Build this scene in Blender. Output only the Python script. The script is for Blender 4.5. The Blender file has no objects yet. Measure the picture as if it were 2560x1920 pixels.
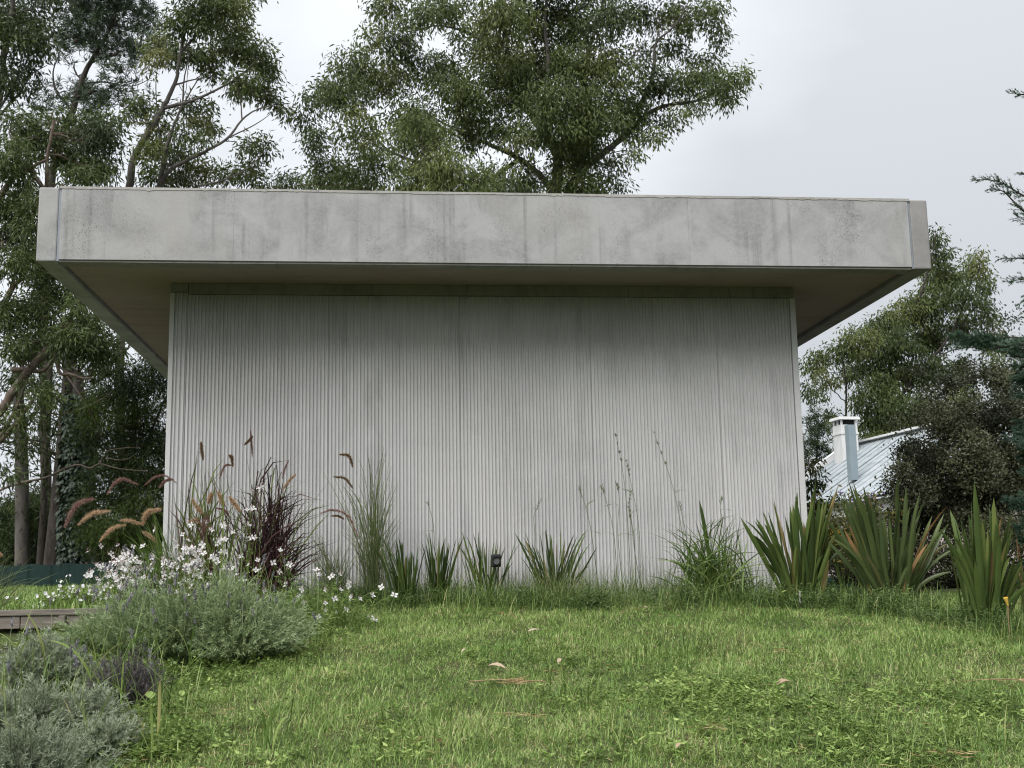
import bpy, math
import numpy as np

# ------------------------------------------------------------------ camera, world, sun
scene = bpy.context.scene
COL = scene.collection
FPX, PX, PY = 2987.8, 1280.0, 960.0            # focal length and centre of the 2560x1920 photograph
PITCH, ROLL, YAW = 0.1646, 0.0173, -0.0996
CAMZ = 0.20
def _rot():
    cy, sy = math.cos(YAW), math.sin(YAW)
    cp, sp = math.cos(PITCH), math.sin(PITCH)
    cr, sr = math.cos(ROLL), math.sin(ROLL)
    Rz = np.array([[cy, sy, 0], [-sy, cy, 0], [0, 0, 1.]])
    base = np.array([[1, 0, 0], [0, 0, -1], [0, 1., 0]])
    Rx = np.array([[1, 0, 0], [0, cp, sp], [0, -sp, cp]])
    Rr = np.array([[cr, sr, 0], [-sr, cr, 0], [0, 0, 1.]])
    return Rr @ base @ Rx @ Rz
RC = _rot()
CAM = np.array([0, 0, CAMZ])
cam_data = bpy.data.cameras.new('camera')
cam = bpy.data.objects.new('camera', cam_data)
COL.objects.link(cam)
cam_data.sensor_width = 36.0
cam_data.lens = 36.0 * FPX / 2560.0
cam_data.clip_start = 0.05
cam_data.clip_end = 2000.0
from mathutils import Matrix
m4 = Matrix.Identity(4)
for i in range(3):
    m4[i][0] = RC[0][i]; m4[i][1] = -RC[1][i]; m4[i][2] = -RC[2][i]; m4[i][3] = CAM[i]
cam.matrix_world = m4
scene.camera = cam

SUN_EL, SUN_AZ = math.radians(46), math.radians(218)      # compass style: 180 = from behind the camera
world = bpy.data.worlds.new('World'); scene.world = world
world.use_nodes = True
nt = world.node_tree; nt.nodes.clear()
N = nt.nodes.new; LK = nt.links.new
w_out = N('ShaderNodeOutputWorld'); w_bg = N('ShaderNodeBackground')
w_sky = N('ShaderNodeTexSky'); w_sky.sky_type = 'NISHITA'; w_sky.sun_disc = False
w_sky.sun_elevation = SUN_EL; w_sky.sun_rotation = SUN_AZ
w_tc = N('ShaderNodeTexCoord'); w_map = N('ShaderNodeMapping'); w_map.inputs['Scale'].default_value = (1.0, 1.0, 1.9)
w_map.inputs['Location'].default_value = (0.35, 0.2, 0.4)
w_n = N('ShaderNodeTexNoise'); w_n.inputs['Scale'].default_value = 1.7; w_n.inputs['Detail'].default_value = 5
w_n.inputs['Roughness'].default_value = 0.45; w_n.inputs['Distortion'].default_value = 0.4
w_r = N('ShaderNodeValToRGB')
w_r.color_ramp.elements[0].position = 0.36; w_r.color_ramp.elements[0].color = (3.05, 3.14, 3.24, 1)
w_r.color_ramp.elements[1].position = 0.62; w_r.color_ramp.elements[1].color = (4.35, 4.48, 4.68, 1)
w_mix = N('ShaderNodeMix'); w_mix.data_type = 'RGBA'; w_mix.inputs['Factor'].default_value = 0.93
LK(w_tc.outputs['Generated'], w_map.inputs['Vector']); LK(w_map.outputs[0], w_n.inputs['Vector'])
w_sx = N('ShaderNodeSeparateXYZ'); LK(w_tc.outputs['Generated'], w_sx.inputs[0])
w_ax = N('ShaderNodeMath'); w_ax.operation = 'MULTIPLY_ADD'; w_ax.inputs[1].default_value = -0.22     # a greyer cloud bank to the east
LK(w_sx.outputs['X'], w_ax.inputs[0]); LK(w_n.outputs['Fac'], w_ax.inputs[2]); LK(w_ax.outputs[0], w_r.inputs['Fac'])
w_sep = N('ShaderNodeSeparateXYZ'); LK(w_tc.outputs['Generated'], w_sep.inputs[0])
w_el = N('ShaderNodeMapRange'); w_el.inputs[1].default_value = 0.0; w_el.inputs[2].default_value = 1.0; w_el.inputs[3].default_value = 0.86; w_el.inputs[4].default_value = 1.75
LK(w_sep.outputs['Z'], w_el.inputs[0])
w_mul = N('ShaderNodeVectorMath'); w_mul.operation = 'SCALE'; LK(w_r.outputs[0], w_mul.inputs[0]); LK(w_el.outputs[0], w_mul.inputs['Scale'])
LK(w_sky.outputs[0], w_mix.inputs['A']); LK(w_mul.outputs[0], w_mix.inputs['B'])
LK(w_mix.outputs['Result'], w_bg.inputs['Color']); LK(w_bg.outputs[0], w_out.inputs['Surface'])
w_bg.inputs['Strength'].default_value = 0.085

sun_d = bpy.data.lights.new('sun', 'SUN'); sun_d.energy = 1.5; sun_d.angle = math.radians(42)
sun_d.color = (1.0, 0.985, 0.96)
sun = bpy.data.objects.new('sun', sun_d); COL.objects.link(sun)
sun.location = (0, -20, 30)
from mathutils import Vector
sdir = Vector((math.sin(SUN_AZ) * math.cos(SUN_EL), math.cos(SUN_AZ) * math.cos(SUN_EL), math.sin(SUN_EL)))
sun.rotation_euler = sdir.to_track_quat('Z', 'Y').to_euler()

scene.view_settings.view_transform = 'Standard'
scene.view_settings.look = 'None'
scene.view_settings.exposure = 1.28
scene.view_settings.gamma = 1.0
scene.view_settings.use_curve_mapping = False
scene.cycles.use_denoising = True
scene.cycles.filter_width = 1.15
scene.cycles.max_bounces = 6
scene.cycles.diffuse_bounces = 2
scene.cycles.transparent_max_bounces = 4

# ------------------------------------------------------------------ maths helpers
R = np.random.default_rng(7)
def ray(px, py):
    d = np.array([(px - PX) / FPX, (py - PY) / FPX, 1.0])
    return RC.T @ d
def at(px, py, depth):
    return CAM + ray(px, py) * depth
def on_plane_y(px, py, y):
    r = ray(px, py); return CAM + r * (y / r[1])
def sstep(a, b, x):
    t = np.clip((x - a) / (b - a), 0, 1); return t * t * (3 - 2 * t)
def g(x, y):
    """height of the ground"""
    x = np.asarray(x, float); y = np.asarray(y, float)
    low = 0.02 - 0.118 * np.clip(11.0 - y, 0, 22)
    flat = 0.03 + 0.013 * np.clip(y - 10, 0, 60)
    low = np.where(y > 11.0, 0.02 + 0.013 * np.clip(y - 11, 0, 60), low)
    m = (1 - sstep(-2.3, -1.9, x)) * sstep(9.86, 9.95, y)
    z = low * (1 - m) + flat * m
    z = z + 0.018 * np.sin(x * 2.1 + 0.6) * np.sin(y * 1.7) + 0.010 * np.sin(x * 5.3 + y * 2.2) + 0.006 * np.sin(x * 9.1 - y * 7.3)
    return z
def ground_at(px, py):
    r = ray(px, py); t = 3.0
    for i in range(4000):
        p = CAM + r * t
        if p[2] < float(g(p[0], p[1])): break
        t += 0.01
    if p[1] > 11.40 and -2.5 < p[0] < 5.0:
        p = CAM + r * (11.40 / r[1])
    p[2] = float(g(p[0], p[1])); return p
def unit(v):
    return v / np.maximum(np.linalg.norm(v, axis=-1, keepdims=True), 1e-9)
def rnd_dirs(n, r=R):
    return unit(r.normal(size=(n, 3)))

# ------------------------------------------------------------------ mesh helpers
FINE = {'crown', 'branches', 'foliage', 'stems', 'buds', 'flower_stalks', 'needles', 'blossom', 'ivy'}   # masses of tiny pieces, joined
def make_obj(name, me, parent=None, **props):
    o = bpy.data.objects.new(name, me); COL.objects.link(o)
    if parent is not None and name in FINE: o['kind'] = 'stuff'
    if parent is not None:
        o.parent = parent
        o.location = -Vector(parent.location) if parent.rotation_euler[2] == 0 else (0, 0, 0)
    for k, v in props.items(): o[k] = v
    return o
def np_mesh(name, V, F, mat, tint=None, smooth=False):
    V = np.asarray(V, np.float32); F = np.asarray(F, np.int32)
    me = bpy.data.meshes.new(name)
    k = F.shape[1]; nf = len(F)
    me.vertices.add(len(V)); me.vertices.foreach_set('co', V.ravel())
    me.loops.add(nf * k); me.loops.foreach_set('vertex_index', F.ravel())
    me.polygons.add(nf); me.polygons.foreach_set('loop_start', np.arange(nf, dtype=np.int32) * k)
    me.polygons.foreach_set('loop_total', np.full(nf, k, np.int32))
    me.polygons.foreach_set('use_smooth', np.full(nf, bool(smooth)))
    if tint is not None:
        a = me.attributes.new('tint', 'FLOAT', 'POINT'); a.data.foreach_set('value', np.asarray(tint, np.float32))
    me.materials.append(mat); me.update(calc_edges=True)
    return me
class Geo:
    """collects quads"""
    def __init__(s): s.V = []; s.F = []; s.T = []; s.n = 0
    def add(s, V, F, T=None):
        V = np.asarray(V, float); F = np.asarray(F, int)
        s.V.append(V); s.F.append(F + s.n); s.n += len(V)
        s.T.append(np.full(len(V), 0.5) if T is None else np.broadcast_to(np.asarray(T, float), (len(V),)))
        return s
    def box(s, x0, x1, y0, y1, z0, z1):
        V = [(x, y, z) for z in (z0, z1) for y in (y0, y1) for x in (x0, x1)]
        F = [(0, 2, 3, 1), (4, 5, 7, 6), (0, 1, 5, 4), (2, 6, 7, 3), (0, 4, 6, 2), (1, 3, 7, 5)]
        return s.add(V, F)
    def hexa(s, P):  # 8 points: bottom 4 ccw, top 4 ccw
        return s.add(P, [(3, 2, 1, 0), (4, 5, 6, 7), (0, 1, 5, 4), (1, 2, 6, 5), (2, 3, 7, 6), (3, 0, 4, 7)])
    def mesh(s, name, mat, smooth=False):
        return np_mesh(name, np.concatenate(s.V), np.concatenate(s.F), mat, np.concatenate(s.T), smooth)
    def obj(s, name, mat, parent=None, smooth=False, **pr):
        return make_obj(name, s.mesh(name, mat, smooth), parent, **pr)
def thing(name, label, cat, loc, group=None):
    o = bpy.data.objects.new(name, None); COL.objects.link(o)
    o.location = [float(c) for c in loc]; o.empty_display_size = 0.2
    o['label'] = label; o['category'] = cat
    if group: o['group'] = group
    return o
def tube(P, rad, k=6, tint=0.5):
    P = np.asarray(P, float); n = len(P); rad = np.broadcast_to(np.asarray(rad, float), (n,))
    T = np.gradient(P, axis=0); T = unit(T)
    ref = np.array([0.31, 0.95, 0.05]) if abs(T[0][1]) < 0.85 else np.array([1.0, 0.1, 0.05])
    A = unit(np.cross(T, ref)); B = np.cross(T, A)
    a = np.linspace(0, 2 * math.pi, k, endpoint=False)
    V = P[:, None, :] + rad[:, None, None] * (np.cos(a)[None, :, None] * A[:, None, :] + np.sin(a)[None, :, None] * B[:, None, :])
    V = V.reshape(-1, 3)
    i = np.arange(n - 1)[:, None]; j = np.arange(k)[None, :]
    F = np.stack([i * k + j, i * k + (j + 1) % k, (i + 1) * k + (j + 1) % k, (i + 1) * k + j], -1).reshape(-1, 4)
    return V, F, np.full(len(V), tint)
def smooth_path(P, n=10):
    P = np.asarray(P, float)
    if len(P) < 3: 
        t = np.linspace(0, 1, n)[:, None]; return P[0] * (1 - t) + P[-1] * t
    Q = np.vstack([2 * P[0] - P[1], P, 2 * P[-1] - P[-2]]); out = []
    seg = len(P) - 1; m = max(2, n // seg)
    for i in range(seg):
        p0, p1, p2, p3 = Q[i:i + 4]
        for t in np.linspace(0, 1, m, endpoint=False):
            out.append(0.5 * ((2 * p1) + (-p0 + p2) * t + (2 * p0 - 5 * p1 + 4 * p2 - p3) * t * t + (-p0 + 3 * p1 - 3 * p2 + p3) * t ** 3))
    out.append(P[-1]); return np.array(out)
def leaf_quads(P, D, L, W, r=R, T=None, up=None):
    """one kite-shaped leaf per point"""
    n = len(P); D = unit(D)
    s = unit(np.cross(D, rnd_dirs(n, r) if up is None else up))
    nn = np.cross(D, s)
    L = np.broadcast_to(L, (n,))[:, None]; W = np.broadcast_to(W, (n,))[:, None]
    mid = P + D * L * 0.42 + nn * L * 0.07
    V = np.stack([P, mid + s * W * 0.5, P + D * L, mid - s * W * 0.5], 1).reshape(-1, 3)
    F = np.arange(n * 4).reshape(n, 4)
    T = np.full(n, 0.5) if T is None else T
    return V, F, np.repeat(T, 4)
def blades(P, az, lean, curve, L, W, seg=3, T=None, fold=None):
    """arching strips; lean = angle from vertical at the base, curve = extra angle at the tip"""
    n = len(P); b = lambda v: np.broadcast_to(np.asarray(v, float), (n,))
    az, lean, curve, L, W = map(b, (az, lean, curve, L, W))
    hd = np.stack([np.cos(az), np.sin(az), np.zeros(n)], 1); sd = np.stack([-np.sin(az), np.cos(az), np.zeros(n)], 1)
    up = np.array([0, 0, 1.0]); pos = np.array(P, float); rows = []
    for i in range(seg + 1):
        t = i / seg
        w = W * (1 - t) ** 0.7 * (0.75 + 0.6 * t) if i < seg else W * 0.04
        rows.append((pos - sd * w[:, None] * 0.5, pos + sd * w[:, None] * 0.5))
        if i < seg:
            a = lean + curve * ((i + 0.5) / seg)
            pos = pos + (hd * np.sin(a)[:, None] + up * np.cos(a)[:, None]) * (L / seg)[:, None]
    V = np.stack([q for rw in rows for q in rw], 1)          # n, 2(seg+1), 3
    m = 2 * (seg + 1)
    F = np.array([[2 * i, 2 * i + 1, 2 * i + 3, 2 * i + 2] for i in range(seg)])
    F = (F[None] + (np.arange(n) * m)[:, None, None]).reshape(-1, 4)
    T = np.full(n, 0.5) if T is None else T
    return V.reshape(-1, 3), F, np.repeat(T, m)

# ------------------------------------------------------------------ materials
def new_mat(name):
    m = bpy.data.materials.new(name); m.use_nodes = True
    t = m.node_tree; t.nodes.clear()
    return m, t, t.nodes.new, t.links.new
def ramp(nd, stops):
    cr = nd.color_ramp
    while len(cr.elements) < len(stops): cr.elements.new(0.5)
    for e, (p, c) in zip(cr.elements, stops):
        e.position = p; e.color = tuple(c) + (1,)
def leaf_mat(name, stops, trans=0.25, rough=0.5, spec=0.35):
    m, t, N, K = new_mat(name)
    o = N('ShaderNodeOutputMaterial'); p = N('ShaderNodeBsdfPrincipled'); tr = N('ShaderNodeBsdfTranslucent'); mx = N('ShaderNodeMixShader')
    a = N('ShaderNodeAttribute'); a.attribute_name = 'tint'
    r = N('ShaderNodeValToRGB'); ramp(r, stops)
    ns = N('ShaderNodeTexNoise'); ns.inputs['Scale'].default_value = 1.7; ns.inputs['Detail'].default_value = 3
    geo = N('ShaderNodeNewGeometry'); K(geo.outputs['Position'], ns.inputs['Vector'])
    ad = N('ShaderNodeMath'); ad.operation = 'MULTIPLY_ADD'; ad.inputs[1].default_value = 0.5; K(ns.outputs['Fac'], ad.inputs[0])
    sb = N('ShaderNodeMath'); sb.operation = 'SUBTRACT'; sb.inputs[1].default_value = 0.25
    K(a.outputs['Fac'], ad.inputs[2]); K(ad.outputs[0], sb.inputs[0]); K(sb.outputs[0], r.inputs['Fac'])
    K(r.outputs[0], p.inputs['Base Color']); K(r.outputs[0], tr.inputs['Color'])
    p.inputs['Roughness'].default_value = rough; p.inputs['Specular IOR Level'].default_value = spec
    mx.inputs[0].default_value = trans
    K(p.outputs[0], mx.inputs[1]); K(tr.outputs[0], mx.inputs[2]); K(mx.outputs[0], o.inputs['Surface'])
    return m
def noise_mat(name, stops, scale=(1, 1, 1), nscale=6, detail=6, rough=0.85, bump=0.2, bscale=60, spec=0.3, bdist=0.01):
    m, t, N, K = new_mat(name)
    o = N('ShaderNodeOutputMaterial'); p = N('ShaderNodeBsdfPrincipled')
    g_ = N('ShaderNodeTexCoord'); mp = N('ShaderNodeMapping'); mp.inputs['Scale'].default_value = scale
    n1 = N('ShaderNodeTexNoise'); n1.inputs['Scale'].default_value = nscale; n1.inputs['Detail'].default_value = detail; n1.inputs['Roughness'].default_value = 0.6
    r = N('ShaderNodeValToRGB'); ramp(r, stops)
    K(g_.outputs['Object'], mp.inputs[0]); K(mp.outputs[0], n1.inputs['Vector']); K(n1.outputs['Fac'], r.inputs['Fac'])
    K(r.outputs[0], p.inputs['Base Color']); p.inputs['Roughness'].default_value = rough
    p.inputs['Specular IOR Level'].default_value = spec
    if bump:
        n2 = N('ShaderNodeTexNoise'); n2.inputs['Scale'].default_value = bscale; n2.inputs['Detail'].default_value = 4
        K(mp.outputs[0], n2.inputs['Vector'])
        b = N('ShaderNodeBump'); b.inputs['Strength'].default_value = bump; b.inputs['Distance'].default_value = bdist
        K(n2.outputs['Fac'], b.inputs['Height']); K(b.outputs[0], p.inputs['Normal'])
    K(p.outputs[0], o.inputs['Surface'])
    return m
def concrete(name, base, dark, warm, streak=(7, 7, 0.7), cloud=1.3, pits=1.0, amt=0.8, seed=0.0, stk=0.95, drip=0.8):
    m, t, N, K = new_mat(name)
    o = N('ShaderNodeOutputMaterial'); p = N('ShaderNodeBsdfPrincipled'); geo = N('ShaderNodeNewGeometry')
    def noise(sc, s, d=6, rg=0.6, off=0.0, dist=0.0):
        mp = N('ShaderNodeMapping'); mp.inputs['Scale'].default_value = sc; mp.inputs['Location'].default_value = (off + seed, off, off)
        n = N('ShaderNodeTexNoise'); n.inputs['Scale'].default_value = s; n.inputs['Detail'].default_value = d
        n.inputs['Roughness'].default_value = rg; n.inputs['Distortion'].default_value = dist
        K(geo.outputs['Position'], mp.inputs[0]); K(mp.outputs[0], n.inputs['Vector']); return n
    def rng(n, a, b, c=0.0, d=1.0):
        r = N('ShaderNodeMapRange'); r.inputs[1].default_value = a; r.inputs[2].default_value = b; r.inputs[3].default_value = c; r.inputs[4].default_value = d
        K(n, r.inputs[0]); return r.outputs[0]
    def mixc(f, A, B, mode='MIX'):
        x = N('ShaderNodeMix'); x.data_type = 'RGBA'; x.blend_type = mode
        if isinstance(f, float): x.inputs['Factor'].default_value = f
        else: K(f, x.inputs['Factor'])
        for s, v in (('A', A), ('B', B)):
            if isinstance(v, tuple): x.inputs[s].default_value = v + (1,)
            else: K(v, x.inputs[s])
        return x.outputs['Result']
    clouds = noise((1, 1, 1.1), cloud, 7, 0.62, 3.1, 0.6)
    st = noise(streak, 1.0, 5, 0.6, 8.0, 0.25)
    fine = noise((1, 1, 1), 38, 5, 0.7, 1.0)
    wm = noise((1, 1, 0.8), 0.9, 5, 0.55, 12.0, 0.5)
    c = mixc(rng(clouds.outputs['Fac'], 0.42, 0.72, 0, amt), base, dark)
    c = mixc(rng(wm.outputs['Fac'], 0.5, 0.75, 0, 0.8), c, warm)
    mu = N('ShaderNodeMath'); mu.operation = 'MULTIPLY'
    K(rng(st.outputs['Fac'], 0.5, 0.78, 0, stk), mu.inputs[0]); K(rng(clouds.outputs['Fac'], 0.38, 0.66, 0.25, 1), mu.inputs[1])
    c = mixc(mu.outputs[0], c, tuple(x * 0.62 for x in dark))
    dr = noise((11, 1, 0.12), 1.0, 4, 0.65, 31.0, 0.15); dz = noise((3.2, 1, 1.6), 1.0, 3, 0.5, 40.0)
    m2 = N('ShaderNodeMath'); m2.operation = 'MULTIPLY'
    K(rng(dr.outputs['Fac'], 0.52, 0.66, 0, 1), m2.inputs[0]); K(rng(dz.outputs['Fac'], 0.45, 0.62, 0.0, 0.75 * drip), m2.inputs[1])
    c = mixc(m2.outputs[0], c, tuple(x * 0.8 for x in dark))
    c = mixc(rng(fine.outputs['Fac'], 0.35, 0.65, 0.0, 0.32), c, tuple(x * 1.18 for x in base))
    # pits gathered in patches
    pn = noise((1, 1, 0.75), 95, 2, 0.5, 5.0); pz = noise((1.6, 1, 0.6), 1.6, 4, 0.6, 20.0)
    pm = N('ShaderNodeMath'); pm.operation = 'MULTIPLY'
    K(rng(pn.outputs['Fac'], 0.60, 0.68), pm.inputs[0]); K(rng(pz.outputs['Fac'], 0.5, 0.68, 0.0, 0.75 * pits), pm.inputs[1])
    c = mixc(pm.outputs[0], c, tuple(x * 0.35 for x in dark))
    K(c, p.inputs['Base Color']); p.inputs['Roughness'].default_value = 0.88; p.inputs['Specular IOR Level'].default_value = 0.22
    b = N('ShaderNodeBump'); b.inputs['Strength'].default_value = 0.35; b.inputs['Distance'].default_value = 0.004
    K(fine.outputs['Fac'], b.inputs['Height'])
    b2 = N('ShaderNodeBump'); b2.invert = True; b2.inputs['Strength'].default_value = 0.6; b2.inputs['Distance'].default_value = 0.004
    K(pm.outputs[0], b2.inputs['Height']); K(b.outputs[0], b2.inputs['Normal'])
    K(b2.outputs[0], p.inputs['Normal']); K(p.outputs[0], o.inputs['Surface'])
    return m
M = {}
M['fascia'] = concrete('fascia_concrete', (0.372, 0.370, 0.366), (0.18, 0.179, 0.175), (0.33, 0.305, 0.282), streak=(4.5, 1, 0.42), cloud=1.9, pits=1.0, amt=0.8)
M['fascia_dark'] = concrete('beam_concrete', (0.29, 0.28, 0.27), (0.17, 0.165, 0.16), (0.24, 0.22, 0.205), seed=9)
M['coping'] = concrete('coping_mortar', (0.40, 0.385, 0.36), (0.24, 0.23, 0.21), (0.33, 0.30, 0.27), seed=4)
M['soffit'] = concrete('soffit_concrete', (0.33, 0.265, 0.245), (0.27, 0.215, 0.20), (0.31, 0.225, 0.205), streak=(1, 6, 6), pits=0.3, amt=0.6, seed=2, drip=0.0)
M['wall'] = concrete('ribbed_wall_concrete', (0.565, 0.560, 0.556), (0.44, 0.434, 0.43), (0.575, 0.555, 0.535), streak=(5, 1, 0.5), cloud=0.7, pits=0.2, amt=0.9, seed=6, stk=0.5)
M['sealant'] = noise_mat('grey_sealant', [(0.3, (0.22, 0.24, 0.27)), (0.7, (0.28, 0.30, 0.33))], nscale=12, rough=0.6)
M['white'] = noise_mat('white_wall_paint', [(0.3, (0.62, 0.62, 0.60)), (0.7, (0.78, 0.78, 0.77))], scale=(1, 1, 0.5), nscale=3, bump=0.1)
M['metal_roof'] = noise_mat('pale_metal_roof', [(0.3, (0.27, 0.31, 0.325)), (0.5, (0.35, 0.385, 0.40)), (0.72, (0.43, 0.455, 0.465))], scale=(3, 0.6, 1), nscale=2.5, rough=0.7, bump=0.05, spec=0.3)
M['flue'] = noise_mat('grey_flue_metal', [(0.3, (0.22, 0.27, 0.30)), (0.7, (0.27, 0.32, 0.35))], nscale=2, rough=0.9, bump=0, spec=0.1)
M['pink_wall'] = noise_mat('pinkish_wall', [(0.3, (0.50, 0.42, 0.42)), (0.7, (0.58, 0.50, 0.50))], nscale=3)
M['dark'] = noise_mat('dark_opening', [(0.3, (0.01, 0.01, 0.01)), (0.7, (0.02, 0.02, 0.02))], nscale=3, bump=0)
M['soil'] = noise_mat('soil', [(0.3, (0.030, 0.026, 0.012)), (0.5, (0.050, 0.062, 0.018)), (0.7, (0.085, 0.120, 0.028))], nscale=7, bump=0.6, bscale=50, bdist=0.02)
M['timber'] = noise_mat('weathered_timber', [(0.3, (0.12, 0.105, 0.088)), (0.6, (0.23, 0.20, 0.17)), (0.8, (0.33, 0.30, 0.26))], scale=(1, 12, 12), nscale=4, bump=0.4)
M['fence_green'] = noise_mat('green_shade_cloth', [(0.3, (0.004, 0.019, 0.016)), (0.7, (0.008, 0.030, 0.026))], scale=(1, 1, 0.3), nscale=6, rough=0.7, bump=0.1)
M['palings'] = noise_mat('yellowish_palings', [(0.3, (0.16, 0.13, 0.06)), (0.7, (0.26, 0.21, 0.11))], nscale=8)
M['bark_dark'] = noise_mat('dark_rough_bark', [(0.3, (0.030, 0.024, 0.020)), (0.7, (0.095, 0.080, 0.068))], scale=(6, 6, 1), nscale=3, bump=0.8, bscale=25, bdist=0.03)
M['bark_grey'] = noise_mat('grey_gum_bark', [(0.3, (0.055, 0.048, 0.043)), (0.55, (0.115, 0.103, 0.092)), (0.75, (0.17, 0.152, 0.136))], scale=(3, 3, 0.8), nscale=2.2, bump=0.3, bscale=18, bdist=0.02)
M['bark_pink'] = noise_mat('peeling_pinkish_bark', [(0.3, (0.075, 0.056, 0.045)), (0.5, (0.14, 0.105, 0.082)), (0.62, (0.19, 0.165, 0.14)), (0.8, (0.16, 0.155, 0.14))], scale=(3, 3, 1.2), nscale=2.5, bump=0.3, bscale=18, bdist=0.02)
M['twig'] = noise_mat('twig_bark', [(0.3, (0.035, 0.028, 0.022)), (0.7, (0.075, 0.060, 0.048))], nscale=20, bump=0)
M['cone'] = noise_mat('pine_cone_scales', [(0.3, (0.018, 0.013, 0.010)), (0.7, (0.05, 0.035, 0.025))], nscale=30)
M['euc'] = leaf_mat('gum_leaves', [(0.1, (0.028, 0.042, 0.012)), (0.45, (0.068, 0.094, 0.026)), (0.7, (0.118, 0.150, 0.042)), (0.95, (0.17, 0.175, 0.055))])
M['euc_light'] = leaf_mat('pale_gum_leaves', [(0.1, (0.045, 0.062, 0.016)), (0.5, (0.100, 0.130, 0.035)), (0.9, (0.165, 0.195, 0.06))])
M['euc_dark'] = leaf_mat('dark_gum_leaves', [(0.1, (0.016, 0.026, 0.009)), (0.5, (0.040, 0.058, 0.017)), (0.9, (0.088, 0.118, 0.032))])
M['pine'] = leaf_mat('pine_needles', [(0.1, (0.018, 0.032, 0.014)), (0.5, (0.038, 0.062, 0.028)), (0.9, (0.072, 0.105, 0.046))], trans=0.12)
M['acacia'] = leaf_mat('feathery_leaves', [(0.1, (0.014, 0.026, 0.007)), (0.5, (0.038, 0.062, 0.013)), (0.9, (0.090, 0.130, 0.022))])
M['ivy'] = leaf_mat('ivy_leaves', [(0.1, (0.010, 0.022, 0.010)), (0.5, (0.018, 0.036, 0.016)), (0.9, (0.035, 0.060, 0.028))], trans=0.1, spec=0.5)
M['juniper'] = leaf_mat('juniper_scales', [(0.1, (0.030, 0.062, 0.038)), (0.5, (0.075, 0.135, 0.080)), (0.9, (0.14, 0.215, 0.13))], trans=0.15)
M['shrub'] = leaf_mat('small_dark_leaves', [(0.1, (0.036, 0.042, 0.022)), (0.5, (0.085, 0.092, 0.048)), (0.9, (0.17, 0.175, 0.10))], trans=0.12)
M['yellow_shrub'] = leaf_mat('yellowish_leaves', [(0.1, (0.04, 0.055, 0.015)), (0.5, (0.10, 0.12, 0.03)), (0.9, (0.22, 0.17, 0.05))])
M['flax'] = leaf_mat('flax_leaf', [(0.05, (0.032, 0.052, 0.016)), (0.35, (0.066, 0.105, 0.028)), (0.65, (0.120, 0.170, 0.045)), (0.85, (0.19, 0.22, 0.065)), (1.0, (0.32, 0.22, 0.10))], trans=0.2, rough=0.38, spec=0.5)
M['flax_bronze'] = leaf_mat('bronze_flax_leaf', [(0.05, (0.034, 0.048, 0.020)), (0.4, (0.070, 0.100, 0.036)), (0.7, (0.12, 0.155, 0.050)), (0.94, (0.20, 0.15, 0.07)), (1.0, (0.36, 0.20, 0.09))], trans=0.18, rough=0.38, spec=0.5)
M['iris'] = leaf_mat('narrow_strap_leaf', [(0.05, (0.030, 0.050, 0.014)), (0.5, (0.065, 0.105, 0.026)), (0.8, (0.12, 0.175, 0.04)), (1.0, (0.22, 0.19, 0.08))], trans=0.15, rough=0.4, spec=0.5)
M['grass'] = leaf_mat('lawn_blades', [(0.0, (0.074, 0.140, 0.028)), (0.35, (0.165, 0.280, 0.060)), (0.65, (0.290, 0.415, 0.110)), (0.84, (0.50, 0.56, 0.24)), (0.97, (0.52, 0.44, 0.24))], trans=0.22, spec=0.35)
M['bright_grass'] = leaf_mat('long_green_blades', [(0.0, (0.055, 0.095, 0.020)), (0.5, (0.140, 0.225, 0.050)), (0.85, (0.30, 0.38, 0.12)), (1.0, (0.45, 0.40, 0.18))], trans=0.3)
M['pale_grass'] = leaf_mat('fine_pale_grass', [(0.0, (0.09, 0.12, 0.045)), (0.5, (0.17, 0.21, 0.085)), (1.0, (0.33, 0.33, 0.18))], trans=0.3)
M['weed'] = leaf_mat('weed_leaves', [(0.0, (0.060, 0.100, 0.025)), (0.5, (0.160, 0.240, 0.055)), (0.9, (0.34, 0.44, 0.13))], trans=0.3)
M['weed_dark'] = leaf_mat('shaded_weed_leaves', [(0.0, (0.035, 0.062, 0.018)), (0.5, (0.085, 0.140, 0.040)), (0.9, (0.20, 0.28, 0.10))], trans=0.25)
M['weed_pale'] = leaf_mat('pale_weed_leaves', [(0.0, (0.14, 0.22, 0.05)), (0.5, (0.26, 0.37, 0.09)), (0.9, (0.42, 0.50, 0.17))], trans=0.25)
M['purple_grass'] = leaf_mat('purple_grass_blades', [(0.0, (0.030, 0.014, 0.016)), (0.45, (0.068, 0.032, 0.036)), (0.75, (0.14, 0.065, 0.065)), (0.9, (0.10, 0.13, 0.035)), (1.0, (0.16, 0.21, 0.05))], trans=0.2)
M['plume_purple'] = leaf_mat('purple_plume_bristles', [(0.0, (0.20, 0.10, 0.09)), (0.5, (0.33, 0.19, 0.16)), (1.0, (0.48, 0.32, 0.27))], trans=0.4)
M['plume_tan'] = leaf_mat('tan_plume_bristles', [(0.0, (0.42, 0.27, 0.15)), (0.5, (0.60, 0.42, 0.27)), (1.0, (0.75, 0.60, 0.42))], trans=0.4)
M['plume_brown'] = leaf_mat('brown_seed_spikes', [(0.0, (0.14, 0.080, 0.040)), (0.5, (0.23, 0.14, 0.075)), (1.0, (0.36, 0.24, 0.13))], trans=0.3)
M['lav'] = leaf_mat('lavender_leaves', [(0.0, (0.13, 0.180, 0.075)), (0.5, (0.25, 0.330, 0.155)), (1.0, (0.40, 0.48, 0.27))], trans=0.2)
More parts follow.
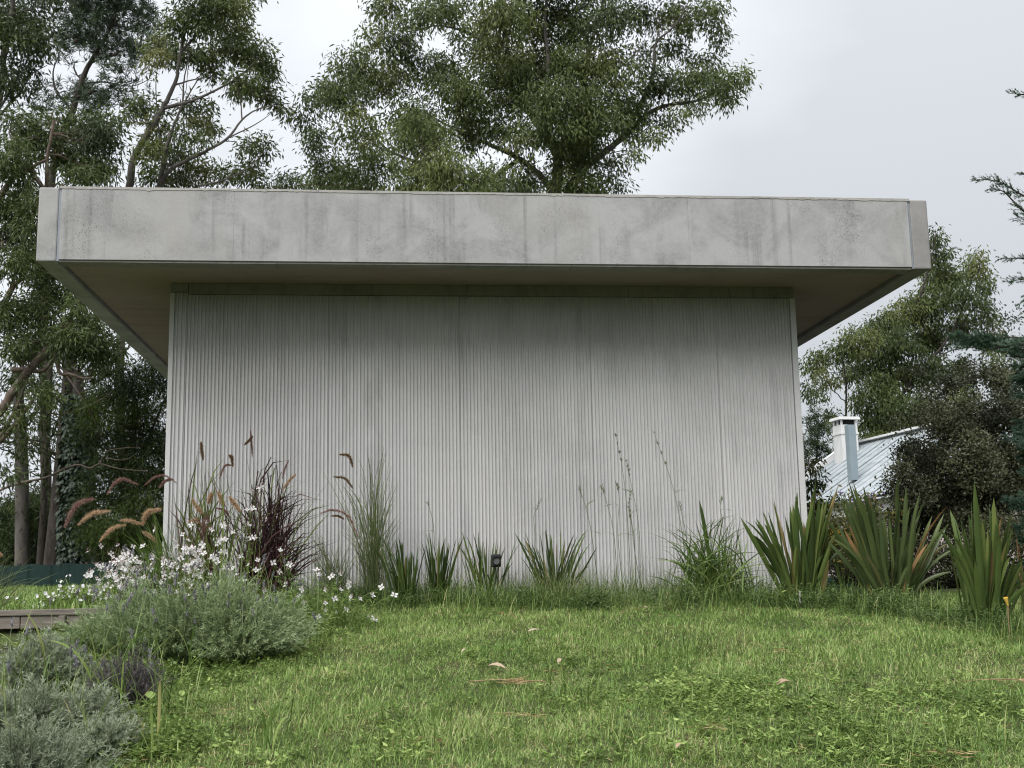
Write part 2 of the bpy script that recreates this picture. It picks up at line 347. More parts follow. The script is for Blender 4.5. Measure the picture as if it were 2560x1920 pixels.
M['lav_silver'] = leaf_mat('silver_lavender_leaves', [(0.0, (0.10, 0.125, 0.075)), (0.5, (0.235, 0.275, 0.18)), (1.0, (0.42, 0.46, 0.33))], trans=0.2)
M['lav_dead'] = leaf_mat('withered_lavender_stems', [(0.0, (0.06, 0.052, 0.055)), (0.5, (0.12, 0.105, 0.11)), (1.0, (0.19, 0.17, 0.17))], trans=0.15)
M['spike'] = leaf_mat('lavender_flower_spikes', [(0.0, (0.16, 0.15, 0.17)), (0.5, (0.23, 0.22, 0.24)), (1.0, (0.32, 0.32, 0.30))], trans=0.2)
M['petal'] = leaf_mat('white_petals', [(0.0, (0.78, 0.74, 0.76)), (1.0, (0.88, 0.88, 0.86))], trans=0.35, spec=0.2)
M['petal_pink'] = leaf_mat('pink_buds', [(0.0, (0.55, 0.25, 0.28)), (1.0, (0.80, 0.55, 0.56))], trans=0.35, spec=0.2)
M['petal_purple'] = leaf_mat('purple_petals', [(0.0, (0.12, 0.05, 0.28)), (1.0, (0.30, 0.16, 0.50))], trans=0.3)
M['petal_orange'] = leaf_mat('orange_petals', [(0.0, (0.75, 0.28, 0.02)), (1.0, (0.85, 0.45, 0.05))], trans=0.3)
M['dry'] = leaf_mat('dry_leaf', [(0.0, (0.26, 0.17, 0.11)), (0.5, (0.40, 0.29, 0.20)), (1.0, (0.50, 0.40, 0.30))], trans=0.1)
M['straw'] = leaf_mat('dead_needles', [(0.0, (0.20, 0.11, 0.05)), (0.5, (0.36, 0.22, 0.11)), (1.0, (0.50, 0.36, 0.20))], trans=0.1)
M['hose'] = noise_mat('green_hose', [(0.3, (0.01, 0.09, 0.07)), (0.7, (0.02, 0.14, 0.11))], nscale=4, rough=0.4, bump=0)
M['black'] = noise_mat('black_plastic', [(0.3, (0.012, 0.012, 0.012)), (0.7, (0.022, 0.022, 0.022))], nscale=4, rough=0.45, bump=0)
M['lamp_glass'] = noise_mat('lamp_glass', [(0.3, (0.10, 0.10, 0.10)), (0.7, (0.16, 0.16, 0.16))], nscale=4, rough=0.15, bump=0, spec=0.7)
M['pipe'] = noise_mat('pale_pipe', [(0.3, (0.42, 0.43, 0.42)), (0.7, (0.52, 0.53, 0.52))], nscale=4, rough=0.5, bump=0)
M['yellow'] = noise_mat('yellow_tip', [(0.3, (0.70, 0.42, 0.06)), (0.7, (0.80, 0.58, 0.14))], nscale=20, rough=0.6)
M['stick'] = noise_mat('orange_brown_stick', [(0.3, (0.22, 0.13, 0.07)), (0.7, (0.42, 0.30, 0.19))], scale=(1, 1, 0.4), nscale=40)
M['bleached'] = noise_mat('bleached_stub', [(0.3, (0.36, 0.33, 0.28)), (0.7, (0.55, 0.52, 0.46))], nscale=30)
M['blue'] = noise_mat('blue_plastic', [(0.3, (0.03, 0.14, 0.45)), (0.7, (0.06, 0.22, 0.60))], nscale=5, rough=0.4, bump=0)

# ------------------------------------------------------------------ ground
xs = np.concatenate([np.linspace(-300, -14, 14), np.linspace(-12, 14, 190), np.linspace(16, 300, 14)])
ys = np.concatenate([np.linspace(-60, 1, 10), np.linspace(2, 9.7, 80), np.linspace(9.8, 10.1, 8), np.linspace(10.2, 16, 40), np.linspace(17, 45, 12), np.linspace(60, 700, 10)])
X, Y = np.meshgrid(xs, ys); Z = g(X, Y)
V = np.stack([X, Y, Z], -1).reshape(-1, 3); nx = len(xs)
i, j = np.meshgrid(np.arange(len(ys) - 1), np.arange(nx - 1), indexing='ij'); b = (i * nx + j).ravel()
F = np.stack([b, b + 1, b + 1 + nx, b + nx], -1)
make_obj('ground', np_mesh('ground', V, F, M['soil'], smooth=True), kind='structure')

# ------------------------------------------------------------------ concrete pavilion
HF = 0.70
X0, Y0, Z0, W_ = -4.5734 * HF, 15.3565 * HF, 4.1667 * HF + CAMZ, 11.9582 * HF
AL, BR, OV = 1.4565 * HF, 1.5115 * HF, 1.3018 * HF
X1, ZT, YB = X0 + W_, Z0 + HF, Y0 + 9.5
pav = thing('concrete_pavilion', 'grey concrete pavilion with ribbed wall under a wide overhanging flat roof', 'building', (X0 + W_ / 2, Y0 + OV, 0))
BW = 0.178                                          # thickness of the edge beams
def bevel_box(x0, x1, y0, y1, z0, z1, bv=0.012):
    import bmesh
    bm = bmesh.new(); bmesh.ops.create_cube(bm, size=1)
    for v in bm.verts:
        v.co = (x0 + (v.co.x + .5) * (x1 - x0), y0 + (v.co.y + .5) * (y1 - y0), z0 + (v.co.z + .5) * (z1 - z0))
    bmesh.ops.bevel(bm, geom=bm.edges[:], offset=bv, segments=2, affect='EDGES', profile=0.5)
    return bm
def bm_obj(name, bm, mat, parent=None, **pr):
    me = bpy.data.meshes.new(name); bm.to_mesh(me); bm.free(); me.materials.append(mat)
    return make_obj(name, me, parent, **pr)
# side beams
bm_obj('side_beam', bevel_box(X0, X0 + BW, Y0 + 0.004, YB, Z0, ZT - 0.006, 0.014), M['fascia'], pav)
bm_obj('side_beam', bevel_box(X1 - BW, X1, Y0 + 0.004, YB, Z0, ZT - 0.006, 0.014), M['fascia_dark'], pav, label='right hand side beam of the roof, shade put into its colour')  # darker concrete here paints in the shade of the side away from the light
# sealant joints, recessed between beam end and front panels
JW = 0.022
for xa in (X0 + BW, X1 - BW - JW):
    Geo().box(xa + 0.001, xa + JW - 0.001, Y0 + 0.010, Y0 + 0.06, Z0 + 0.004, ZT - 0.012).obj('joint_seal', M['sealant'], pav)
# front fascia panels
seams = [X0 + BW + JW] + [on_plane_y(px, 580, Y0)[0] for px in (584, 1093, 1722)] + [X1 - BW - JW]
for a, b_ in zip(seams[:-1], seams[1:]):
    bm_obj('fascia_panel', bevel_box(a + 0.0003, b_ - (0.0030 if b_ < -1.5 else 0.0003), Y0 - (0.003 if b_ < -1.5 else 0), Y0 + BW, Z0 + 0.018, ZT - 0.02, 0.0025 if b_ < -1.5 or a < -1.5 and a > X0 + 0.3 else 0.0012), M['fascia'], pav)
# drip strip along the bottom, broken in two places
def lip(x0, x1, n):
    G = Geo(); x = np.linspace(x0, x1, n); zb = Z0 - 0.0 + R.normal(0, 0.0012, n).cumsum() * 0.15
    P = []
    for k in range(n):
        for (yy, zz) in ((Y0 + 0.016, Z0 + 0.021), (Y0 + 0.016, zb[k]), (Y0 + BW, zb[k]), (Y0 + BW, Z0 + 0.021)):
            P.append((x[k], yy, zz))
    F = [(4 * k + q, 4 * k + (q + 1) % 4, 4 * k + 4 + (q + 1) % 4, 4 * k + 4 + q) for k in range(n - 1) for q in range(4)]
    F += [(0, 3, 2, 1), (4 * n - 4, 4 * n - 3, 4 * n - 2, 4 * n - 1)]
    return G.add(P, F)
xc = [X0 + BW + JW, on_plane_y(690, 665, Y0)[0], on_plane_y(1430, 670, Y0)[0], X1 - BW - JW]
for a, b_ in zip(xc[:-1], xc[1:]):
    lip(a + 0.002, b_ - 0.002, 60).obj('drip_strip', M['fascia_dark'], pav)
# coping: thin uneven mortar cap along the top
n = 700; x = np.linspace(X0 + BW + 0.004, X1 - BW - 0.004, n)
wv = 0.017 + 0.004 * np.sin(x * 5.0) * np.sin(x * 2.3) + np.abs(np.convolve(R.normal(0, 1, n), np.ones(5) / 5, 'same')) * 0.008
P = []
for k in range(n):
    P += [(x[k], Y0 - 0.0045, ZT + 0.002), (x[k], Y0 - 0.0045, ZT - wv[k]), (x[k], Y0 + 0.02, ZT - wv[k] * 0.7 - 0.02), (x[k], Y0 + 0.02, ZT + 0.002)]
F = [(4 * k + q, 4 * k + (q + 1) % 4, 4 * k + 4 + (q + 1) % 4, 4 * k + 4 + q) for k in range(n - 1) for q in range(4)]
F += [(0, 3, 2, 1), (4 * n - 4, 4 * n - 3, 4 * n - 2, 4 * n - 1)]
Geo().add(P, F).obj('coping', M['coping'], pav)
Geo().box(X0 + BW + 0.002, X1 - BW - 0.002, Y0 + 0.0215, YB - 0.01, Z0 + 0.30, ZT - 0.003).obj('roof_slab', M['fascia'], pav)
# soffit (stepped up behind the beams, with a groove)
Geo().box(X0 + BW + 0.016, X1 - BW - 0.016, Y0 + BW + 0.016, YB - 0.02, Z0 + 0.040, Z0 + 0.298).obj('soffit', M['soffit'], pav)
# wall core and head band
WX0, WX1, WY = X0 + AL, X1 - BR, Y0 + OV
Geo().box(WX0 + 0.012, WX1 - 0.012, WY + 0.035, YB - 1.0, -0.6, Z0 + 0.039).obj('wall_core', M['wall'], pav)
ZH = Z0 - 0.072
bands = [WX0] + [on_plane_y(px, 730, WY)[0] for px in (471, 1167, 1571, 1823)] + [WX1 - 0.006]
for k, (a, b_) in enumerate(zip(bands[:-1], bands[1:])):
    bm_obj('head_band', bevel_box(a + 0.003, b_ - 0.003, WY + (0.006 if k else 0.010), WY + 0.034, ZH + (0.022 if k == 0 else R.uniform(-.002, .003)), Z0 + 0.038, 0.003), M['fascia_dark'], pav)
# ribbed wall panels
PITCH_R = 0.0349
def rib_panel(x0, x1, pitch=PITCH_R, dep=0.021, y=WY, ztop=ZH - 0.008, soft=False):
    nr = max(1, int(round((x1 - x0) / pitch))); pt = (x1 - x0) / nr
    prof = [(0.0, dep), (0.30, dep), (0.46, 0.004), (0.51, 0.0), (0.66, 0.0), (0.71, 0.004), (0.87, dep)]
    pts = [(x0 + pt * (k + a), y + d + R.normal(0, 0.0005)) for k in range(nr) for a, d in prof] + [(x1, y + dep)]
    zs = [-0.55, 0.7, 1.6, 2.4, ztop]
    nP = len(pts); V = []
    for z in zs:
        for (a, b_) in pts: V.append((a, b_, z if z < ztop else ztop + R.normal(0, 0.0016)))
    F = [(r * nP + k, r * nP + k + 1, (r + 1) * nP + k + 1, (r + 1) * nP + k) for r in range(len(zs) - 1) for k in range(nP - 1)]
    G = Geo().add(V, F)
    G.box(x0 + 0.001, x1 - 0.001, y + dep + 0.001, y + 0.034, -0.55, ztop - 0.004)
    return G
ws = [on_plane_y(px, 760, WY)[0] for px in (470, 824, 1149, 1474, 1791)]
# corner margins are flat strips
bm_obj('corner_strip', bevel_box(WX0, WX0 + 0.045, WY, WY + 0.05, -0.55, ZH + 0.012, 0.004), M['wall'], pav)
bm_obj('corner_strip', bevel_box(WX1 - 0.06, WX1, WY, WY + 0.05, -0.55, ZH - 0.004, 0.004), M['wall'], pav)
rib_panel(WX0 + 0.047, ws[0] - 0.006, pitch=0.038, ztop=ZH + 0.01).obj('wall_panel', M['wall'], pav, label='narrow ribbed corner panel')
ed = ws + [WX1 - 0.062]
for k, (a, b_) in enumerate(zip(ed[:-1], ed[1:])):
    rib_panel(a + 0.0015, b_ - (0.014 if k == 3 else 0.0025)).obj('wall_panel', M['wall'], pav)
for s, xx in ((-1, WX0), (1, WX1)):
    Geo().box(min(xx, xx - s * 0.011), max(xx, xx - s * 0.011), WY + 0.051, YB - 1.0, -0.6, Z0 + 0.039).obj('side_wall', M['wall'], pav)

# ------------------------------------------------------------------ neighbour house
E0 = at(2150, 1243, 25.0); E1 = at(2500, 1150, 20.3)
U = E1 - E0; U[2] = 0; LU = np.linalg.norm(U[:2]); U = U / LU
B = np.array([-U[1], U[0], 0])
if B[1] < 0: B = -B
def hp(u, v, z): return np.array([E0[0], E0[1], 0]) + U * u + B * v + np.array([0, 0, z])
ZE = E0[2]; RUN = 2.6
r0 = ray(2142, 1112); tt = np.dot(hp(0, RUN, 0)[:2] - CAM[:2], B[:2]) / np.dot(r0[:2], B[:2]); pr = CAM + r0 * tt
ZR = pr[2]; uR = np.dot(pr[:2] - hp(0, 0, 0)[:2], U[:2])
UA, UB = min(uR, -0.75) - 0.1, 9.0
house = thing('neighbour_house', 'white neighbouring house with pale corrugated metal roof, behind the flax plants', 'house', hp(2, 1.5, 0.2))
def hq(u0, u1, v0, v1, z0, z1, z0b=None, z1b=None):
    z0b = z0 if z0b is None else z0b; z1b = z1 if z1b is None else z1b
    return [hp(u0, v0, z0), hp(u1, v0, z0), hp(u1, v1, z0b), hp(u0, v1, z0b), hp(u0, v0, z1), hp(u1, v0, z1), hp(u1, v1, z1b), hp(u0, v1, z1b)]
Geo().hexa(hq(UA + .3, UB - .2, 0.45, 5.0, -0.3, ZE - 0.10)).obj('wall', M['pink_wall'], house)
Geo().hexa(hq(UA + .25, UB - .2, 0.25, 0.44, ZE - 0.34, ZE - 0.05)).obj('eave_board', M['white'], house)
# corrugated roof slope
n = 360; uu = np.linspace(UA, UB, n); cz = 0.018 * np.cos(np.arange(n) * math.pi / 2)
def slope(v0, z0, v1, z1, name):
    P = []
    for k in range(n):
        P += [hp(uu[k], v0, z0 + cz[k]), hp(uu[k], v1, z1 + cz[k])]
    F = [(2 * k, 2 * k + 2, 2 * k + 3, 2 * k + 1) for k in range(n - 1)]
    G = Geo().add(P, F)
    G.hexa(hq(UA, UB, v0 + (0.02 if v0 < v1 else -0.02), v1, z0 - 0.05, z0 - 0.024, z1 - 0.05, z1 - 0.024))
    return G.obj(name, M['metal_roof'], house, smooth=True)
slope(0.0, ZE, RUN, ZR, 'roof'); slope(2 * RUN, ZE, RUN, ZR, 'roof')
for k in range(24):
    u = UA + .12 + k * .40
    Geo().hexa(hq(u, u + .035, 0.004, RUN - 0.145, ZE + .012, ZE + .034, ZR - .145 * (ZR - ZE) / RUN + .012, ZR - .145 * (ZR - ZE) / RUN + .034)).obj('roof_rib', M['metal_roof'], house)
Geo().hexa(hq(UA, UB, RUN - 0.14, RUN + 0.14, ZR + 0.02, ZR + 0.07)).obj('ridge_cap', M['white'], house)
# gable parapet on the left end
Geo().hexa(hq(UA - 0.22, UA - 0.004, -0.05, RUN, ZE - 0.15, ZE + 0.16, ZR - 0.15, ZR + 0.17)).obj('gable_parapet', M['white'], house)
Geo().hexa(hq(UA - 0.22, UA - 0.006, 0.1, 5.0, -0.3, ZE - 0.16)).obj('gable_wall', M['white'], house)
# lower white parapet of the side wing
Geo().hexa(hq(UA - 1.0, UA + 1.15, -0.75, -0.45, -0.3, ZE + 0.13)).obj('low_parapet', M['white'], house)
pc = at(2113, 1080, 29.8); 
def sbox(G, c, hw, hd, z0, z1, tp=1.0):
    P = []
    for z, q in ((z0, 1.0), (z1, tp)):
        for (a, b_) in ((-1, -1), (1, -1), (1, 1), (-1, 1)):
            P.append(np.array([c[0], c[1], 0]) + U * a * hw * q + B * b_ * hd * q + np.array([0, 0, z]))
    return G.hexa(P)
zc = at(2113, 1046, 29.8)[2]; zc0 = at(2113, 1140, 29.8)[2] - 0.5; zm = at(2113, 1088, 29.8)[2]; zo = at(2113, 1061, 29.8)[2]
ch = sbox(Geo(), pc, 0.22, 0.22, zc0, zm).obj('chimney', M['white'], house)
def child(o_mesh_geo, name, mat, par, **pr):
    o = make_obj(name, o_mesh_geo.mesh(name, mat), None, **pr); o.parent = par; return o
child(sbox(Geo(), pc, 0.242, 0.242, zm - 0.0, zm + 0.045), 'chimney_collar', M['white'], ch)
child(sbox(Geo(), pc, 0.222, 0.222, zm + 0.046, zo - 0.03), 'chimney_stack', M['white'], ch)
child(sbox(Geo(), pc, 0.165, 0.165, zo - 0.028, zc - 0.052), 'chimney_opening', M['dark'], ch)
for a in (-1, 0, 1):
    for b_ in (-1, 1):
        c2 = pc + U * a * 0.187 + B * b_ * 0.187
        child(sbox(Geo(), c2, 0.022, 0.022, zo - 0.03, zc - 0.051), 'chimney_post', M['white'], ch)
child(sbox(Geo(), pc, 0.285, 0.285, zc - 0.05, zc + 0.02, 0.92), 'chimney_cap', M['white'], ch)
pf = at(2127, 1100, 26.8); zf1 = at(2128, 1062, 26.8)[2]; zf0 = at(2128, 1168, 26.8)[2] - 0.3
sbox(Geo(), pf, 0.088, 0.088, zf0, zf1).obj('flue', M['flue'], house)
# ================================================================== trees
DENS, LIMB = 4.6, 0.52
def pxr(depth, px): return px * depth / FPX
def branch_pts(a, b_, r, sag=0.0, n=6, wob=0.06):
    t = np.linspace(0, 1, n)[:, None]; L = np.linalg.norm(b_ - a)
    P = a * (1 - t) + b_ * t
    P[1:-1] += r.normal(0, wob * L, (n - 2, 3)) * 0.6
    P[:, 2] += (np.sin(t[:, 0] * math.pi) * -sag * L)
    return P
def build_tree(name, label, cat, base, limbs, clumps, depth, bark, leaf, leafL=0.15, leafW=0.03, tuft=0.26, leaves=38, dens=1.0,
               spread=1.6, droop=0.9, seed=1, group=None, twigs=True, base_r=0.35, needle=False, cones=0, tint_mu=0.45, thin=1.0, front=0.0):
    """base: world point; limbs: list of (points as (px,py[,ddepth]), r0, r1); clumps: (px,py,rx,ry,amount[,ddepth])"""
    r = np.random.default_rng(seed)
    t = thing(name, label, cat, base, group)
    G = Geo(); nodes = []; nr = []
    for pts, r0, r1 in limbs:
        P = np.array([p if len(p) == 3 and isinstance(p, np.ndarray) else at(p[0], p[1], depth - front * min(1.0, max(0.0, (620 - p[1]) / 200)) + (p[2] if len(p) > 2 else 0)) for p in pts])
        P = smooth_path(P, 6 * (len(P) - 1)); rad = np.linspace(r0, r1 * 0.8, len(P)) * LIMB
        P[1:-1] += r.normal(0, 0.12, (len(P) - 2, 3)) * rad[1:-1, None]
        G.add(*tube(P, rad, 9)); nodes.append(P); nr.append(rad)
    G.obj('trunk', bark, t, smooth=True)
    nodes = np.concatenate(nodes); nr = np.concatenate(nr)
    GB = Geo(); GL = Geo(); tips = []
    for c in clumps:
        px, py, rx, ry, amt = c[:5]; dd = c[5] if len(c) > 5 else r.uniform(-spread, spread)
        cen = at(px, py, depth + dd); RX = pxr(depth, rx); RY = pxr(depth, ry)
        dist = np.linalg.norm(nodes - cen, axis=1) + np.maximum(0, nodes[:, 2] - cen[2]) * 0.8
        k = int(np.argmin(dist)); k = max(0, k - int(r.integers(0, 3)))
        rb = min(nr[k] * 0.6, 0.012 + 0.022 * max(RX, RY)) * thin
        P = branch_pts(nodes[k], cen, r, 0.05, 7, 0.05)
        if twigs: GB.add(*tube(P, np.linspace(rb, rb * 0.5, 7), 5))
        area = math.pi * RX * RY
        nt_ = max(4, int(area * amt * dens * DENS / (tuft * tuft * 1.6)))
        u = rnd_dirs(nt_, r) * (r.uniform(0, 1, nt_) ** 0.42)[:, None]
        C = cen + u * np.array([RX, (RX + RY) * 0.5, RY])
        if twigs:
            sel = r.permutation(nt_)[:max(2, int(nt_ * 0.3))]
            for q in sel:
                a = P[int(r.integers(3, 7))]
                GB.add(*tube(branch_pts(a, C[q], r, 0.04, 4, 0.07), np.linspace(rb * 0.42, 0.006, 4), 3))
        tips.append((C, np.clip(r.normal(tint_mu, 0.13) + r.normal(0, 0.08, nt_), 0, 1)))
    C = np.concatenate([a for a, _ in tips]); T = np.concatenate([b for _, b in tips])
    m = leaves
    Pn = np.repeat(C, m, 0); Tn = np.repeat(T, m) + r.normal(0, 0.07, len(Pn))
    o = r.normal(0, 1, Pn.shape) * np.array([tuft * .5, tuft * .5, tuft * .42])
    if needle:
        hub = C[:, None, :] + r.normal(0, tuft * 0.42, (len(C), 5, 3)); hub = np.repeat(hub, max(1, m // 5), 1).reshape(-1, 3)
        D = rnd_dirs(len(hub), r) + np.array([0, 0, 0.45]); Tn = np.repeat(T, 5 * max(1, m // 5)) + r.normal(0, 0.07, len(hub))
        GL.add(*leaf_quads(hub, D, leafL * r.uniform(.7, 1.2, len(hub)), leafW, r, np.clip(Tn, 0, 1)))
    else:
        D = unit(o) * 0.55 + rnd_dirs(len(Pn), r) * 0.6 + np.array([0, 0, -droop])
        GL.add(*leaf_quads(Pn + o, D, leafL * r.uniform(.65, 1.25, len(Pn)), leafW * r.uniform(.8, 1.2, len(Pn)), r, np.clip(Tn, 0, 1)))
    if twigs: GB.obj('branches', M['twig'] if bark is M['bark_dark'] else bark, t)
    GL.obj('crown', leaf, t)
    if cones:
        g2 = Geo(); P = np.array([[0, 0, -.05], [0, 0, -.03], [0, 0, 0], [0, 0, .035], [0, 0, .055]])
        V, F, _ = tube(P, [0.012, 0.034, 0.042, 0.028, 0.006], 7); g2.add(V, F); cm = g2.mesh('pine_cone', M['cone'], True)
        idx = r.permutation(len(C))[:cones]
        for q in idx:
            o_ = bpy.data.objects.new('pine_cone', cm); COL.objects.link(o_); o_.parent = t
            o_.location = Vector(C[q] + r.normal(0, .15, 3)) - t.location; o_.scale = [r.uniform(0.9, 1.4)] * 3
            o_.rotation_euler = (r.uniform(-1.2, 1.2), r.uniform(-1.2, 1.2), 0)
    return t
def gp(px, depth, dx=0, dy=0):
    p = at(px, 1460, depth); p = p + np.array([dx, dy, 0]); p[2] = float(g(p[0], p[1])) - 0.1; return p

# --- big gum behind the roof
D0 = 27.0; b0 = gp(1378, D0)
build_tree('gum_tree', 'huge spreading gum tree with pale bare limbs rising behind the middle of the roof', 'tree', b0,
    [([b0, (1383, 900), (1388, 600), (1386, 490), (1396, 410), (1372, 350), (1332, 292), (1290, 240), (1272, 165), (1265, 90), (1230, -60)], 0.34, 0.05),
     ([b0 + [0.35, 0, 0], (1405, 700), (1420, 490), (1462, 420), (1500, 388), (1560, 340), (1640, 272), (1740, 252), (1800, 225)], 0.30, 0.03),
     ([(1386, 490), (1352, 440), (1290, 392), (1225, 362), (1150, 330), (1060, 280)], 0.16, 0.04),
     ([(1372, 350), (1362, 260), (1372, 160), (1362, 60), (1375, -80)], 0.15, 0.04),
     ([(1430, 470), (1462, 380), (1468, 250), (1462, 160), (1500, 40), (1520, -80)], 0.17, 0.05),
     ([(1300, 400), (1180, 460), (1030, 402), (965, 372), (930, 320), (900, 250)], 0.10, 0.03),
     ([(1272, 165), (1215, 108), (1150, 75), (1080, 65), (1010, 90)], 0.09, 0.02),
     ([(1215, 108), (1208, 30), (1200, -60)], 0.08, 0.03),
     ([(1560, 340), (1630, 200), (1640, 110), (1690, 60), (1740, -30)], 0.09, 0.02),
     ([(1468, 250), (1560, 160), (1620, 100)], 0.05, 0.02)],
    [(960, 20, 45, 45, 1.0), (1000, 120, 80, 50, .8), (925, 90, 25, 40, .8), (880, 170, 60, 45, .9), (800, 215, 50, 30, .8), (765, 260, 18, 50, .8), (850, 250, 80, 50, 1.),
     (780, 350, 35, 60, .75), (820, 430, 55, 45, .9), (900, 330, 75, 60, .6), (920, 420, 80, 60, .85), (950, 200, 90, 60, 1.), (1040, 40, 60, 40, .7), (1080, 180, 90, 60, .8),
     (1040, 290, 80, 60, .9), (1120, 30, 70, 45, 1.), (1180, 90, 60, 50, .6), (1150, 230, 90, 70, 1.), (1250, 40, 80, 60, 1.1), (1250, 150, 80, 70, 1.1), (1170, 330, 80, 60, .8),
     (1290, 230, 80, 70, 1.1), (1260, 330, 60, 60, .7), (1340, 60, 70, 60, 1.1), (1360, 170, 80, 70, 1.1), (1390, 280, 80, 80, 1.1), (1430, 60, 70, 70, 1.1), (1450, 180, 80, 70, 1.1),
     (1480, 290, 80, 70, 1.2), (1430, 380, 60, 60, 1.2), (1460, 340, 50, 70, 1.2), (1330, 350, 50, 40, .7), (1320, 430, 45, 40, .6), (1250, 440, 60, 30, .6), (1440, 450, 60, 35, 1.1),
     (1520, 50, 60, 60, 1.), (1540, 170, 60, 60, .9), (1560, 270, 70, 50, 1.), (1600, 40, 70, 40, .8), (1610, 130, 50, 50, .5), (1640, 210, 55, 50, .9), (1700, 40, 60, 50, 1.),
     (1690, 130, 50, 40, .6), (1720, 200, 60, 45, 1.), (1770, 40, 50, 40, .9), (1800, 90, 25, 40, .7), (1770, 160, 45, 30, .8), (1800, 215, 50, 35, 1.), (1855, 200, 28, 28, .9),
     (1740, 260, 50, 22, .7), (1820, 250, 30, 18, .7), (1650, 300, 45, 28, .7), (1590, 340, 40, 35, .6), (1520, 420, 40, 55, .55), (1545, 470, 25, 30, .6), (1490, 470, 40, 30, .7),
     (1640, 340, 14, 10, .8), (1585, 380, 12, 18, .8), (1695, 290, 12, 14, .7),
     (1300, -70, 200, 60, 1.), (1500, -70, 180, 60, 1.), (1100, -60, 120, 50, 1.), (1400, -170, 200, 80, .8), (1680, -60, 90, 50, .9)],
    D0, M['bark_grey'], M['euc'], leafL=0.13, leafW=0.037, tuft=0.26, leaves=40, dens=1.0, spread=2.0, droop=0.8, seed=11, tint_mu=0.55, front=0.0)
D1 = 23.0; b1 = gp(1075, D1)
build_tree('gum_tree', 'smaller pale green gum tree drooping over the roof edge in front of the huge gum', 'tree', b1,
    [([b1, (1090, 800), (1080, 520), (1065, 420), (1050, 330)], 0.14, 0.03)],
    [(1045, 300, 45, 35, 1.1), (1010, 345, 50, 40, 1.1), (1080, 350, 50, 50, 1.3), (1110, 420, 60, 50, 1.4), (1050, 430, 60, 50, 1.2), (1180, 460, 60, 35, 1.2), (1040, 480, 80, 30, 1.2),
     (1110, 500, 110, 40, 1.2), (1000, 560, 90, 60, 1.0), (1120, 600, 100, 60, 1.0)],
    D1, M['bark_grey'], M['euc_light'], leafL=0.13, leafW=0.030, tuft=0.24, leaves=38, spread=0.8, seed=12, tint_mu=0.5)
D2 = 33.0; b2 = gp(1250, D2)
build_tree('bushy_tree', 'low dark tree top showing just over the roof left of the pale trunk', 'tree', b2,
    [([b2, (1250, 800), (1255, 500), (1260, 450)], 0.2, 0.05)],
    [(1230, 470, 60, 35, 1.4), (1290, 475, 60, 35, 1.4), (1330, 500, 60, 40, 1.3), (1250, 540, 90, 50, 1.2), (1440, 500, 70, 40, 1.)],
    D2, M['bark_dark'], M['euc_dark'], leafL=0.16, leafW=0.04, tuft=0.35, leaves=34, spread=1.0, seed=13)
D2 = 40.0; b2 = gp(770, D2)
build_tree('bushy_tree', 'far green tree top peeping over the roof in the gap between the tall gums', 'tree', b2,
    [([b2, (770, 800), (765, 520), (760, 470)], 0.2, 0.05)],
    [(740, 455, 50, 25, 1.1), (800, 460, 60, 28, 1.1), (700, 475, 25, 18, .9), (860, 470, 60, 30, 1.1), (780, 520, 110, 40, 1.), (930, 480, 60, 30, 1)],
    D2, M['bark_dark'], M['euc'], leafL=0.2, leafW=0.045, tuft=0.4, leaves=34, spread=1.0, seed=14)

